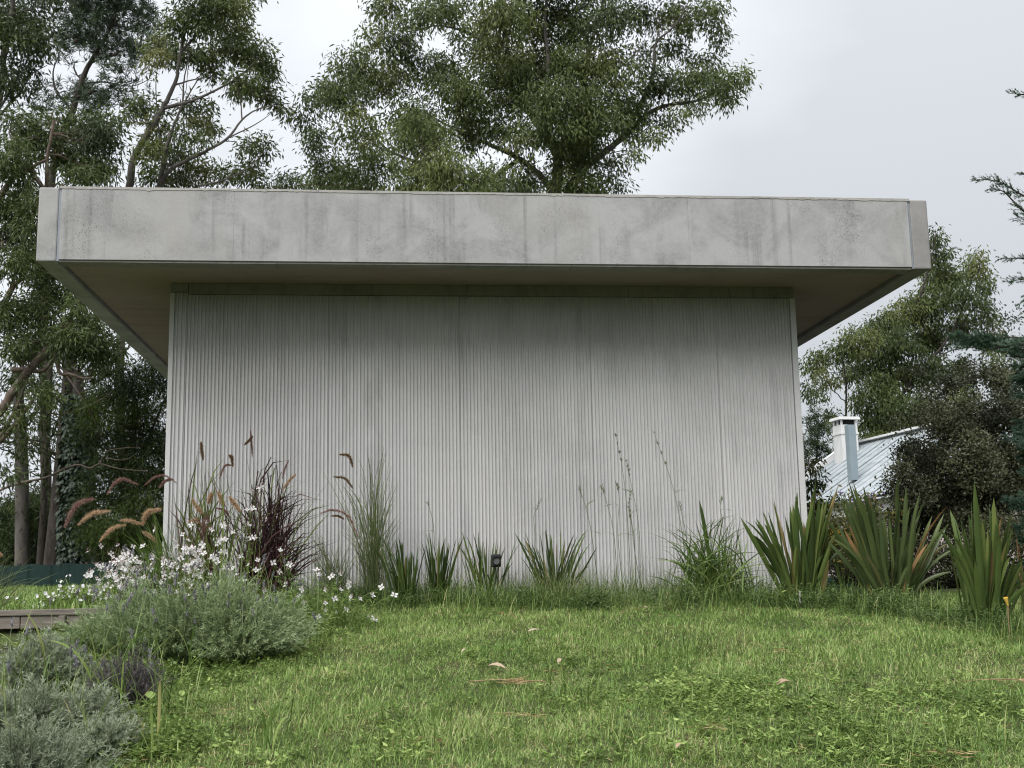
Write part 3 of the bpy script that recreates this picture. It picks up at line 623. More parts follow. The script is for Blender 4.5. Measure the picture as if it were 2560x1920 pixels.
# --- left group
DL = 24.0; bl = gp(345, DL)
build_tree('gum_tree', 'slender gum tree left of the centre with bare fanning limbs above the roof corner', 'tree', bl,
    [([bl, (300, 1000), (318, 600), (325, 450), (342, 380), (385, 310), (412, 262), (440, 200), (452, 130), (470, 50)], 0.20, 0.04),
     ([(400, 470), (425, 425), (480, 395), (520, 375), (570, 345), (605, 300), (640, 275), (690, 260)], 0.09, 0.02),
     ([(412, 270), (470, 255), (530, 230), (600, 190), (650, 140)], 0.07, 0.02),
     ([(430, 215), (480, 200), (540, 190)], 0.04, 0.015),
     ([(395, 470), (415, 370), (440, 300), (470, 240), (500, 190)], 0.07, 0.02),
     ([(400, 460), (430, 330), (455, 260), (460, 200), (475, 130)], 0.06, 0.02),
     ([(452, 130), (500, 80), (560, 20)], 0.06, 0.02),
     ([(605, 300), (600, 240), (585, 200)], 0.03, 0.01), ([(570, 345), (640, 310), (690, 275)], 0.03, 0.01),
     ([(500, 465), (560, 450), (620, 420), (660, 380)], 0.04, 0.015),
     ([(385, 310), (330, 300), (300, 250)], 0.04, 0.015), ([(420, 420), (400, 350), (390, 200), (410, 120)], 0.035, 0.012)],
    [(500, 15, 60, 28, 1.1), (590, 20, 45, 35, 1.1), (465, 55, 50, 30, 1.1), (540, 60, 50, 30, 1.), (600, 75, 35, 30, 1.), (425, 75, 20, 20, .7),
     (400, 115, 42, 26, 1.2), (450, 140, 50, 24, 1.2), (515, 140, 30, 30, 1.1), (530, 175, 22, 30, .9), (385, 150, 25, 25, .9), (555, 115, 40, 28, .9), (600, 130, 40, 30, 1.),
     (640, 130, 40, 35, 1.1), (672, 165, 22, 40, 1.1), (610, 200, 40, 26, 1.1), (650, 225, 45, 30, 1.2), (690, 255, 25, 18, .9), (712, 280, 14, 16, 1.), (585, 235, 20, 12, .7),
     (480, 260, 35, 18, .8), (520, 265, 22, 20, .6), (490, 300, 35, 20, 1.), (525, 325, 28, 24, 1.1), (460, 330, 20, 20, .7), (500, 350, 24, 14, .7),
     (460, 380, 35, 24, .8), (500, 425, 40, 28, 1.), (400, 300, 24, 30, 1.1), (350, 270, 40, 28, 1.1), (395, 350, 30, 34, .9), (370, 380, 28, 35, 1.1), (430, 410, 30, 30, .8),
     (380, 440, 30, 26, .9), (450, 450, 55, 22, 1.1), (640, 350, 26, 14, .9), (665, 375, 24, 20, .8), (610, 365, 22, 22, .6), (640, 415, 30, 26, .8), (600, 430, 45, 22, .7),
     (560, 440, 30, 18, .8), (650, 455, 22, 18, .9), (560, -30, 90, 40, 1.)],
    DL, M['bark_grey'], M['euc'], leafL=0.125, leafW=0.034, tuft=0.21, leaves=38, spread=1.2, droop=0.6, seed=21, tint_mu=0.58, thin=0.7, front=0.7)
DP = 29.0; bp = gp(120, DP)
build_tree('pine_tree', 'dark blue green pine with cones standing left of the slender gum', 'tree', bp,
    [([bp, (110, 900), (120, 520), (145, 380), (180, 280), (205, 200), (235, 140), (280, 60), (310, -60)], 0.26, 0.06),
     ([(170, 265), (140, 225), (133, 180), (150, 130)], 0.07, 0.02), ([(205, 200), (188, 180), (185, 150)], 0.05, 0.02),
     ([(200, 210), (260, 205), (330, 215), (380, 195)], 0.05, 0.015), ([(220, 160), (300, 130), (370, 110)], 0.05, 0.015),
     ([(150, 320), (230, 270), (300, 260)], 0.05, 0.015)],
    [(200, 20, 70, 35, 1.), (290, 15, 60, 30, 1.1), (370, 20, 30, 28, .8), (165, 80, 30, 35, .9), (220, 75, 50, 35, 1.1), (300, 60, 50, 30, 1.), (360, 60, 35, 25, .8),
     (170, 120, 30, 18, .9), (240, 120, 60, 25, .9), (320, 110, 50, 25, .8), (380, 85, 20, 30, .7), (290, 160, 50, 20, .6), (350, 150, 40, 22, .6), (330, 195, 45, 18, .6),
     (200, 235, 45, 22, .9), (250, 225, 45, 22, .9), (290, 245, 40, 18, .7), (120, 215, 30, 16, .5), (150, 250, 30, 20, .7), (230, 265, 60, 18, .8), (90, 270, 50, 18, .5), (250, -40, 120, 40, 1)],
    DP, M['bark_dark'], M['pine'], leafL=0.20, leafW=0.020, tuft=0.34, leaves=75, dens=1.5, spread=1.4, seed=22, needle=True, cones=45)
DE = 22.0; be = gp(-60, DE)
build_tree('gum_tree', 'leafy gum tree at the far left edge, its crown cut by the frame', 'tree', be,
    [([be, (-60, 900), (-40, 500), (-10, 300), (10, 150), (30, 20), (40, -60)], 0.24, 0.05), ([(-10, 300), (50, 230), (80, 185), (118, 163)], 0.05, 0.015),
     ([(0, 270), (40, 200), (60, 120)], 0.05, 0.02)],
    [(20, 30, 50, 40, 1.2), (80, 50, 40, 35, 1.2), (110, 80, 22, 35, 1.), (30, 90, 60, 35, 1.1), (90, 105, 35, 24, .9), (-30, 60, 50, 60, 1.), (15, 140, 30, 20, .5), (80, 150, 20, 20, .5),
     (115, 120, 14, 16, .7), (10, 190, 28, 26, 1.1), (40, 200, 24, 20, .9), (65, 170, 20, 14, .4), (15, 230, 26, 18, .9), (60, 215, 20, 18, .6), (130, -10, 60, 20, .6), (60, -40, 90, 30, 1)],
    DE, M['bark_grey'], M['euc_dark'], leafL=0.125, leafW=0.034, tuft=0.22, leaves=38, spread=1., droop=0.6, seed=23, tint_mu=0.6)
DM = 19.0; bm_ = gp(-120, DM)
build_tree('gum_tree', 'nearest gum at left with peeling pinkish leaning limbs and hanging foliage', 'tree', bm_,
    [([bm_, (-100, 1200), (-50, 1090), (20, 1000), (70, 930), (118, 872), (150, 820), (172, 795)], 0.17, 0.12),
     ([(118, 872), (155, 845), (172, 800), (195, 775), (210, 740)], 0.12, 0.10),
     ([(-20, 1120), (20, 1060), (50, 1000), (60, 960)], 0.09, 0.04), ([(-10, 1110), (30, 1070), (75, 1010), (90, 985)], 0.10, 0.04),
     ([(30, 925), (60, 925), (110, 925), (140, 880)], 0.09, 0.05),
     ([(135, 880), (150, 932), (175, 935), (205, 945), (235, 945)], 0.06, 0.035),
     ([(-30, 880), (20, 740), (50, 700), (90, 690)], 0.12, 0.05), ([(50, 960), (100, 1020), (160, 1035), (250, 1000), (300, 960)], 0.035, 0.01),
     ([(285, 905), (300, 885), (320, 870), (325, 850)], 0.05, 0.03),
     ([(-20, 1235), (40, 1210), (110, 1195), (160, 1172), (195, 1162), (225, 1170), (250, 1160), (300, 1172), (370, 1178)], 0.04, 0.014),
     ([(250, 1160), (265, 1130), (310, 1120), (350, 1118)], 0.018, 0.008), ([(265, 1145), (310, 1150), (340, 1135)], 0.016, 0.008),
     ([(160, 930), (215, 1010), (240, 1060)], 0.03, 0.012),
     ([(-60, 700), (0, 500), (60, 420), (112, 470), (118, 400), (135, 300)], 0.10, 0.05), ([(118, 400), (60, 420), (40, 380), (25, 340)], 0.05, 0.02)],
    [(60, 480, 60, 30, 1.), (30, 520, 50, 40, 1.2), (85, 540, 30, 50, 1.3), (40, 590, 60, 40, 1.3), (75, 640, 50, 40, 1.2), (30, 660, 50, 40, 1.1), (110, 700, 40, 30, 1.2), (140, 740, 50, 35, 1.3),
     (60, 760, 60, 35, 1.0), (20, 800, 45, 35, 1.1), (110, 790, 40, 35, 1.), (190, 760, 30, 40, .8), (100, 850, 60, 35, 1.2), (170, 850, 50, 40, 1.4), (230, 850, 50, 40, 1.4), (60, 890, 45, 24, .9),
     (220, 800, 50, 30, .9), (270, 880, 30, 40, 1.1), (250, 925, 40, 30, 1.1), (20, 870, 30, 30, .9), (60, 1050, 35, 35, .4), (60, 1110, 25, 20, .5), (10, 1060, 30, 40, .5),
     (40, 940, 30, 14, .5), (100, 960, 45, 16, .7), (110, 985, 20, 14, .5), (110, 1050, 12, 20, .4), (130, 1000, 14, 14, .4), (10, 1180, 30, 20, .4),
     (170, 385, 60, 40, 1.2), (110, 330, 60, 40, 1.1), (60, 360, 60, 35, 1.1), (200, 330, 60, 40, 1.2), (250, 350, 50, 50, 1.2), (250, 420, 60, 40, 1.1), (20, 300, 40, 30, .9), (30, 430, 50, 30, 1.),
     (150, 290, 40, 20, .8), (200, 440, 60, 22, 1.), (280, 300, 40, 30, .9), (20, 390, 60, 40, 1.1)],
    DM, M['bark_pink'], M['euc_dark'], leafL=0.12, leafW=0.028, tuft=0.20, leaves=40, spread=1.1, droop=0.6, seed=24, tint_mu=0.80, front=0.4)
# bare trunks farther back
def bare_trunk(px0, px1, y1, r0, depth, label, name='gum_tree', bark=None, sd=0):
    r = np.random.default_rng(sd); b = gp(px0, depth); t = thing(name, label, 'tree', b, 'trees behind the left garden')
    P = smooth_path([b, at((px0 + px1) / 2 + 4, 1150, depth), at(px1, y1, depth)], 14)
    Geo().add(*tube(P, np.linspace(r0, r0 * .6, len(P)), 10)).obj('trunk', bark or M['bark_grey'], t, smooth=True)
    GB = Geo(); GL = Geo()
    for k in range(9):
        a = P[r.integers(5, len(P))]; e = a + np.array([r.normal(0, .8), r.normal(0, .8), r.uniform(0, 1.2)])
        GB.add(*tube(branch_pts(a, e, r), np.linspace(.03, .008, 6), 4))
        q = e + r.normal(0, .25, (120, 3)); GL.add(*leaf_quads(q, rnd_dirs(120, r) + [0, 0, -.8], .15, .03, r, r.uniform(.2, .7, 120)))
    GB.obj('branches', M['twig'], t); GL.obj('crown', M['euc_dark'], t)
    return t, P
bare_trunk(58, 42, 930, 0.17, 26, 'pale grey trunk leftmost of the bare trunks against the sky', sd=1)
bare_trunk(96, 128, 860, 0.085, 26, 'thinnest bare trunk against the sky between two thicker ones', sd=2, bark=M['bark_dark'])
bare_trunk(126, 180, 850, 0.20, 25, 'thick dark trunk just left of the ivy covered one', sd=3, bark=M['bark_dark'])
t, P = bare_trunk(185, 196, 930, 0.17, 24, 'dark trunk wrapped in ivy at left', sd=4, bark=M['bark_dark'])
r = np.random.default_rng(5); n = 4200; k = r.uniform(1.5, len(P) - 3.0, n); i0 = k.astype(int); f = (k - i0)[:, None]
c = P[i0] * (1 - f) + P[i0 + 1] * f; a = r.uniform(0, 2 * math.pi, n); rad = 0.20 + 0.13 * r.uniform(0, 1, n) + .05 * np.sin(a * 3 + c[:, 2] * 2)
out = np.stack([np.cos(a), np.sin(a), np.zeros(n)], 1)
Geo().add(*leaf_quads(c + out * rad[:, None], out * .3 + rnd_dirs(n, r) * .3 + [0, 0, -.6], .11, .09, r, r.uniform(0, 1, n), up=out + rnd_dirs(n, r) * .5)).obj('ivy', M['ivy'], t)
t, P = bare_trunk(214, 224, 1250, 0.17, 25.5, 'short grey trunk base just behind the green fence', sd=6, bark=M['bark_dark'])

DA = 20.0; ba = gp(330, DA)
build_tree('feathery_tree', 'dense feathery dark green tree beside the left wall of the pavilion', 'tree', ba,
    [([ba, (330, 1300), (335, 1100), (330, 950)], 0.13, 0.03), ([(330, 1300), (280, 1150), (240, 1080)], 0.06, 0.02), ([(330, 1200), (390, 1050), (430, 960)], 0.06, 0.02)],
    [(330, 960, 60, 40, 1.3), (390, 950, 50, 50, 1.3), (280, 990, 50, 40, 1.2), (240, 1020, 45, 35, 1.2), (350, 1030, 70, 45, 1.4), (230, 1080, 40, 35, 1.), (290, 1080, 60, 40, 1.4),
     (380, 1100, 60, 50, 1.5), (300, 1150, 60, 40, 1.5), (250, 1180, 40, 35, 1.2), (360, 1190, 70, 50, 1.5), (280, 1240, 60, 45, 1.5), (370, 1280, 70, 50, 1.5), (220, 1290, 50, 40, 1.3),
     (290, 1330, 60, 45, 1.5), (360, 1370, 70, 40, 1.5), (230, 1350, 40, 30, 1.2), (440, 1150, 60, 80, 1.2), (450, 1300, 60, 80, 1.2), (470, 1000, 60, 60, 1.2), (400, 880, 40, 30, 1.)],
    DA, M['bark_dark'], M['acacia'], leafL=0.10, leafW=0.016, tuft=0.22, leaves=70, spread=0.9, droop=0.5, seed=31, tint_mu=0.5)
DH = 27.0; bh = gp(60, DH)
build_tree('evergreen_shrub', 'dark dense shrub thicket below the bare trunks, behind the green fence', 'shrub', bh,
    [([bh, (60, 1380), (60, 1300)], 0.1, 0.03)],
    [(20, 1290, 60, 40, 1.4), (80, 1280, 45, 35, 1.4), (130, 1300, 50, 40, 1.4), (170, 1340, 50, 40, 1.4), (40, 1350, 70, 45, 1.6), (110, 1370, 70, 45, 1.6), (-40, 1320, 60, 60, 1.3),
     (190, 1400, 60, 35, 1.2), (10, 1410, 80, 35, 1.4), (100, 1420, 90, 30, 1.4), (230, 1420, 60, 25, 1.), (20, 1240, 20, 20, .6), (90, 1240, 18, 16, .5), (270, 1400, 50, 35, 1.)],
    DH, M['bark_dark'], M['acacia'], leafL=0.14, leafW=0.026, tuft=0.30, leaves=60, spread=0.8, droop=0.5, seed=32, tint_mu=0.3, twigs=True)

# --- right group
DR = 33.0; br = gp(2165, DR)
build_tree('gum_tree', 'tall olive green gum tree with hanging clumps right of the roof corner', 'tree', br,
    [([br, (2170, 1300), (2190, 1100), (2230, 900), (2300, 740), (2335, 620)], 0.24, 0.04), ([(2175, 1250), (2120, 1100), (2115, 960), (2100, 860)], 0.09, 0.03),
     ([(2190, 1100), (2260, 980), (2380, 830), (2430, 700)], 0.12, 0.03), ([(2115, 1120), (2080, 1090), (2040, 1040)], 0.03, 0.01)],
    [(2340, 585, 14, 25, 1.1), (2350, 630, 30, 35, 1.3), (2340, 690, 45, 45, 1.4), (2390, 690, 35, 40, 1.2), (2440, 660, 30, 40, 1.1), (2460, 720, 26, 35, 1.1), (2415, 740, 45, 40, 1.1), (2330, 760, 60, 50, 1.5),
     (2270, 780, 55, 45, 1.4), (2210, 820, 50, 40, 1.4), (2250, 860, 60, 45, 1.5), (2330, 850, 55, 50, 1.5), (2400, 820, 45, 45, 1.2), (2465, 790, 30, 45, 1.1), (2480, 850, 26, 30, .9), (2150, 850, 45, 35, 1.4),
     (2190, 900, 60, 45, 1.5), (2110, 880, 35, 30, 1.3), (2060, 890, 30, 25, 1.1), (2030, 920, 30, 30, 1.1), (2060, 950, 30, 28, 1.0), (2030, 980, 26, 28, 1.), (2130, 930, 40, 30, 1.2), (2270, 940, 60, 45, 1.5),
     (2200, 980, 50, 45, 1.5), (2340, 930, 50, 45, 1.2), (2150, 1010, 22, 40, 1.), (2250, 1030, 60, 50, 1.5), (2180, 1060, 40, 45, 1.5), (2320, 1030, 50, 50, 1.3), (2400, 920, 40, 40, .9), (2210, 1100, 50, 40, 1.4),
     (2290, 1100, 60, 40, 1.3), (2070, 1040, 25, 20, .6), (2100, 1060, 20, 24, .6), (2170, 1130, 40, 40, 1.2), (2240, 1160, 70, 40, 1.2), (2400, 1000, 50, 60, 1.0), (2500, 900, 40, 60, .7)],
    DR, M['bark_dark'], M['euc'], leafL=0.13, leafW=0.040, tuft=0.25, leaves=38, dens=0.8, spread=1.6, droop=0.9, seed=41, tint_mu=0.55)
DQ = 38.0; bq = gp(2040, DQ)
build_tree('pine_tree', 'small distant pine beside the right edge of the ribbed wall, left of the chimney', 'tree', bq,
    [([bq, (2040, 1300), (2042, 1150), (2045, 1050)], 0.14, 0.03)],
    [(2045, 1035, 30, 14, 1.4), (2030, 1065, 25, 18, 1.3), (2062, 1070, 26, 20, 1.3), (2045, 1100, 34, 18, 1.2), (2020, 1110, 20, 20, 1.), (2060, 1140, 30, 20, 1.), (2030, 1160, 30, 24, 1.1), (2050, 1190, 28, 24, .8), (2020, 1210, 24, 24, 1.)],
    DQ, M['bark_dark'], M['pine'], leafL=0.24, leafW=0.03, tuft=0.42, leaves=60, spread=0.6, seed=42, needle=True)
DY = 15.0; by = gp(2040, DY)
build_tree('yellowish_shrub', 'yellow green bush squeezed between the right wall corner and the white house', 'shrub', by,
    [([by, (2035, 1400), (2030, 1250), (2025, 1180)], 0.03, 0.01)],
    [(2028, 1160, 14, 26, 1.1), (2030, 1210, 18, 26, 1.2), (2035, 1260, 22, 28, 1.3), (2040, 1310, 30, 30, 1.3), (2070, 1340, 35, 30, 1.2), (2110, 1330, 35, 30, 1.), (2090, 1390, 45, 35, 1.1), (2040, 1380, 40, 40, 1.2),
     (2150, 1330, 35, 35, .9), (2160, 1400, 40, 40, 1.)],
    DY, M['bark_dark'], M['yellow_shrub'], leafL=0.075, leafW=0.022, tuft=0.13, leaves=34, spread=0.35, seed=43)
DS = 13.0; bs = gp(2420, DS)
build_tree('dark_leaved_shrub', 'big shrub with tiny dark bronze leaves at right, hiding half of the white house', 'shrub', bs,
    [([bs, (2420, 1350), (2410, 1200), (2400, 1080), (2380, 980)], 0.06, 0.012), ([bs, (2380, 1300), (2320, 1200), (2290, 1100)], 0.04, 0.01), ([bs, (2460, 1250), (2490, 1100), (2510, 1000)], 0.04, 0.01),
     ([(2290, 1100), (2240, 1060), (2195, 1030)], 0.006, 0.002), ([(2330, 1180), (2250, 1150), (2210, 1070)], 0.006, 0.002), ([(2380, 980), (2330, 930), (2290, 905)], 0.006, 0.002),
     ([(2400, 1080), (2440, 950), (2470, 850), (2480, 800)], 0.006, 0.002), ([(2500, 1000), (2530, 880), (2525, 780)], 0.006, 0.002)],
    [(2330, 990, 40, 26, .7), (2380, 960, 45, 26, .8), (2440, 940, 50, 30, .9), (2500, 950, 50, 35, 1.), (2290, 1040, 30, 22, .7), (2350, 1050, 50, 40, 1.2), (2420, 1030, 55, 45, 1.4), (2500, 1040, 55, 45, 1.4),
     (2290, 1100, 26, 24, .8), (2340, 1130, 50, 40, 1.4), (2420, 1130, 60, 50, 1.6), (2510, 1140, 60, 50, 1.5), (2270, 1170, 28, 24, .8), (2320, 1210, 55, 40, 1.4), (2400, 1220, 60, 50, 1.6), (2490, 1230, 60, 50, 1.5),
     (2260, 1280, 30, 30, 1.2), (2310, 1300, 60, 45, 1.5), (2400, 1310, 60, 50, 1.5), (2490, 1330, 60, 50, 1.4), (2270, 1360, 50, 45, 1.3), (2350, 1390, 60, 45, 1.3), (2450, 1400, 60, 45, 1.3), (2240, 1220, 30, 30, 1.3), (2262, 1130, 28, 26, 1.1), (2290, 1150, 40, 36, 1.5), (2250, 1180, 30, 30, 1.2), (2290, 1230, 45, 40, 1.6), (2350, 1170, 50, 40, 1.6), (2450, 1080, 60, 45, 1.6), (2380, 1070, 50, 40, 1.4), (2460, 1180, 60, 45, 1.6), (2380, 1270, 60, 45, 1.6), (2460, 1290, 60, 45, 1.5), (2550, 1050, 50, 60, 1.4), (2540, 1150, 50, 50, 1.5), (2550, 1240, 50, 50, 1.5), (2560, 1340, 60, 50, 1.5), (2570, 1430, 60, 50, 1.4), (2520, 980, 50, 40, 1.2), (2250, 1310, 40, 36, 1.5), (2120, 1430, 50, 40, 1.3), (2200, 1440, 50, 40, 1.3), (2290, 1450, 60, 40, 1.3), (2390, 1460, 60, 45, 1.3), (2500, 1460, 70, 50, 1.3), (2180, 1390, 35, 30, 1.),
     (2480, 850, 24, 40, .12), (2525, 800, 20, 35, .12), (2300, 930, 30, 18, .15), (2235, 1060, 20, 14, .15)],
    DS, M['bark_dark'], M['shrub'], leafL=0.036, leafW=0.021, tuft=0.105, leaves=36, dens=1.05, spread=0.55, droop=0.0, seed=44)
# --- juniper at the right edge
rj = np.random.default_rng(51); DJ = 10.5; bj = gp(2680, DJ)
jun = thing('juniper', 'blue green juniper reaching in from the right edge with feathery sprays', 'tree', bj)
GT = Geo(); GN = Geo()
GT.add(*tube(smooth_path([bj, at(2670, 1100, DJ), at(2660, 600, DJ), at(2650, 100, DJ)], 16), np.linspace(.10, .02, 16), 8))
def juniper_spray(pts, dens=1.0, wide=0.13, depth=DJ, mu=.5):
    P = smooth_path([at(p[0], p[1], depth + (p[2] if len(p) > 2 else 0)) for p in pts], 16)
    GT.add(*tube(P, np.linspace(.012, .002, len(P)), 5))
    L = np.linalg.norm(np.diff(P, axis=0), axis=1).sum()
    nb = int(70 * L * dens)
    for q in range(nb):
        k = rj.uniform(0, len(P) - 1.01); i0 = int(k); c = P[i0] + (P[i0 + 1] - P[i0]) * (k - i0)
        ax = unit(P[min(i0 + 1, len(P) - 1)] - P[i0]); side = unit(np.cross(ax, rnd_dirs(1, rj)[0]))
        bl_ = wide * rj.uniform(.5, 1.2) * (1 - 0.5 * k / len(P)); d = unit(ax * 1.1 + side * .75)
        sub = c + d * np.linspace(0, 1, 5)[:, None] * bl_ + np.array([0, 0, -0.012]) * (np.linspace(0, 1, 5) ** 2)[:, None]
        m = 16; f = rj.uniform(0.05, 1, m); PP = c + d * bl_ * f[:, None]
        DD = d + rnd_dirs(m, rj) * .65
        tn = np.clip(rj.normal(mu, .12) + rj.normal(0, .08, m), 0, 1)
        GN.add(*leaf_quads(PP, DD, rj.uniform(.018, .036, m), .0052, rj, tn))
        GN.add(*leaf_quads(c[None], d[None], bl_ * 1.05, .006, rj, np.array([mu])))
juniper_spray([(2640, 520), (2560, 490), (2500, 455), (2440, 448)], 1.1, .12)
juniper_spray([(2600, 560), (2550, 520), (2510, 480), (2480, 470)], 1.0, .12)
juniper_spray([(2640, 600), (2580, 560), (2540, 540)], 1.0, .12)
juniper_spray([(2640, 260), (2580, 240), (2520, 233)], .8, .08)
juniper_spray([(2640, 420), (2590, 440), (2550, 430)], .8, .08)
juniper_spray([(2640, 690), (2570, 650), (2500, 645)], 1.0, .10)
juniper_spray([(2640, 740), (2580, 700), (2510, 705)], 1.1, .12)
juniper_spray([(2640, 700), (2590, 720), (2550, 760)], 1.0, .10)
for q in range(9):
    juniper_spray([(2680, 900 + rj.uniform(-40, 10), rj.uniform(-.3, .3)), (2560, 860 + rj.uniform(-25, 35), rj.uniform(-.3, .3)), (2470, 845 + rj.uniform(-12, 25)), (2375 + rj.uniform(0, 80), 848 + rj.uniform(-12, 20))], 1.6, .11, mu=.45)
for q in range(46):
    y = rj.uniform(900, 1480); juniper_spray([(2700, y + 30, rj.uniform(-.4, .4)), (2600, y, rj.uniform(-.4, .4)), (2552 + rj.uniform(-22, 40) - (18 if y > 1120 and y < 1280 else 0), y - 10 + rj.uniform(-20, 30))], 1.5, .11, mu=.22)
for q in range(30):
    y = rj.uniform(150, 900); juniper_spray([(2660, y + 30, rj.uniform(-.4, .4)), (2640, y, rj.uniform(-.4, .4)), (2590 + rj.uniform(-10, 40), y - 20)], 1., .11, mu=.4)
GT.obj('branches', M['bark_dark'], jun); GN.obj('crown', M['juniper'], jun)
# far wood closing the horizon, and an unseen tree belt added to block low sky light
rf = np.random.default_rng(61)
def belt(n, a0, a1, d0, d1, hgt, L, W, name, label, zlo=0.0):
    ang = rf.uniform(a0, a1, n); dist = rf.uniform(d0, d1, n)
    top = hgt * (1 + .22 * np.sin(ang * 17) + .16 * np.sin(ang * 41 + 1) + .10 * np.sin(ang * 90))
    x = np.sin(ang) * dist; y = np.cos(ang) * dist
    z = (g(x, y) if zlo else 0) + zlo + rf.uniform(0, 1, n) * top
    Geo().add(*leaf_quads(np.stack([x, y, z], 1), rnd_dirs(n, rf), L, W, rf, rf.uniform(.1, .7, n))).obj(name, M['euc_dark'], kind='stuff', label=label)
belt(26000, -1.2, 1.35, 75, 95, 4.4, 1.1, .8, 'far_wood', 'low dark belt of far trees closing the horizon')
belt(80000, 0.85, 5.45, 20, 30, 8.0, .75, .5, 'sky_screen_trees', 'unseen belt of trees added behind the viewer to block the low sky', -1.0)

# ================================================================== lawn
rl = np.random.default_rng(71)
def view_filter(P, pad=0.25):
    q = (P - CAM) @ RC.T; u = PX + FPX * q[:, 0] / q[:, 2]; v = PY + FPX * q[:, 1] / q[:, 2]
    m = pad * FPX / q[:, 2] + 60
    return (q[:, 2] > 3) & (u > -m) & (u < 2560 + m) & (v < 1920 + m)
def onground(x, y): return np.stack([x, y, g(x, y)], 1)
def fbm(x, y, s=0.0):
    return (np.sin(x * 1.3 + s) * np.sin(y * 1.9 + 2 * s) + 0.6 * np.sin(x * 3.1 + y * 2.3 + s) * np.sin(y * 3.7 - x * 1.2) + 0.4 * np.sin(x * 7.3 - y * 5.1 + s)) / 2.0
BEDX, BEDY = [250, 330, 440, 600, 700, 830, 900], [1920, 1840, 1745, 1650, 1600, 1545, 1480]
def proj_px(P):
    q = (P - CAM) @ RC.T; return PX + FPX * q[:, 0] / q[:, 2], PY + FPX * q[:, 1] / q[:, 2]
def not_in_bed(P, jit=None):
    u, v = proj_px(P); e = np.interp(v, BEDY[::-1], BEDX[::-1]); 
    if jit is not None: e = e + jit
    return u > e
def lawn(n, y0, y1, Lm, Wm, seed, x0=-3.6, x1=6.2):
    r = np.random.default_rng(seed)
    x = r.uniform(x0, x1, n); y = y0 + (y1 - y0) * r.uniform(0, 1, n)
    P = onground(x, y); P = P[view_filter(P)]; P = P[not_in_bed(P, r.normal(0, 22, len(P)))]; x, y = P[:, 0], P[:, 1]; n = len(P)
    big = fbm(x, y, 1.0)
    az = r.uniform(0, 2 * math.pi, n) + big; lean = np.abs(r.normal(0.85, 0.55, n))
    L = Lm * r.uniform(.5, 1.5, n) * np.clip(1 + .3 * big + .45 * fbm(x * 3.1 + 2, y * 3.1, 6.), .55, 2.)
    T = np.clip(0.47 + 0.15 * big + r.normal(0, .20, n) + 0.16 * fbm(x * 2.3, y * 2.3, 4.0) + 0.08 * fbm(x * 7.3, y * 7.3, 14.0), 0, 1)
    dead = r.uniform(0, 1, n) < 0.07 + 0.26 * (fbm(x * 1.7, y * 1.7, 9.) > 0.3); T[dead] = r.uniform(.9, 1, dead.sum()); lean[dead] = r.uniform(.8, 1.5, dead.sum())
    return blades(P, az, lean, r.uniform(.2, 1.0, n), L, Wm * r.uniform(.7, 1.3, n), 2, T)
GLn = Geo()
GLn.add(*lawn(250000, 4.6, 7.6, 0.038, 0.0034, 72))
GLn.add(*lawn(220000, 7.6, 11.0, 0.040, 0.0045, 73))
GLn.add(*lawn(150000, 4.6, 10.9, 0.022, 0.0052, 74))
GLn.obj('lawn_grass', M['grass'], kind='stuff', label='short green lawn grass in front of the pavilion')
# rough grass beyond the timber at left and around the house
r = np.random.default_rng(74); n = 26000; x = r.uniform(-7.5, -2.1, n); y = 10.0 + 18 * r.uniform(0, 1, n) ** 1.6; P = onground(x, y)
Geo().add(*blades(P, r.uniform(0, 6.28, n), np.abs(r.normal(.2, .25, n)), r.uniform(.2, 1, n), r.uniform(.05, .14, n), .005 + .0006 * y, 2, np.clip(r.normal(.5, .2, n), 0, 1))).obj(
    'far_grass', M['grass'], kind='stuff', label='rough grass beyond the timber edging at left')
# taller single blades and tufts standing out of the lawn
def tall_tufts(spots, name, label, mat, L, W, per, seed, spread=.05, lean=.25):
    r = np.random.default_rng(seed); G = Geo()
    for (px, py, k) in spots:
        c = ground_at(px, py); m = int(per * k)
        P = c + np.stack([r.normal(0, spread, m), r.normal(0, spread, m), np.zeros(m)], 1); P[:, 2] = g(P[:, 0], P[:, 1])
        G.add(*blades(P, r.uniform(0, 6.28, m), np.abs(r.normal(0, lean, m)), r.uniform(.1, 1.1, m), L * r.uniform(.5, 1.2, m), W * r.uniform(.7, 1.3, m), 4, np.clip(r.normal(.5, .2, m), 0, 1)))
    return G.obj(name, mat, kind='stuff', label=label)
sp = [(1700, 1650, 1.2), (1640, 1640, 1), (1760, 1640, 1.2), (1820, 1650, .8), (1590, 1660, .6), (2150, 1650, .9), (2230, 1660, .9), (2290, 1680, .7), (2030, 1660, .4), (2200, 1880, .3), (1080, 1860, .9), (1200, 1860, .4), (1110, 1830, .6),
      (660, 1860, 1.2), (700, 1830, .8), (1560, 1870, .6), (1340, 1700, .5), (1400, 1740, .6), (1450, 1760, .9), (1740, 1760, .6), (1790, 1700, .5), (2440, 1850, .9), (2340, 1900, .6), (1930, 1640, .6), (1500, 1640, .4), (960, 1900, .5), (820, 1820, .5), (2480, 1760, .6), (2400, 1700, .6)]
tall_tufts(sp, 'tall_lawn_grass', 'longer blades standing above the lawn', M['bright_grass'], .19, .0075, 26, 75, .09)
r = np.random.default_rng(76)
sp = [(r.uniform(450, 2560), 1540 + 380 * r.uniform(0, 1) ** .8, r.uniform(.1, .7)) for _ in range(330)] + [(r.uniform(150, 500), r.uniform(1620, 1900), .7) for _ in range(50)]
tall_tufts(sp, 'scattered_long_grass', 'scattered longer blades among the lawn', M['grass'], .095, .005, 22, 77, .07, .5)
r = np.random.default_rng(88)
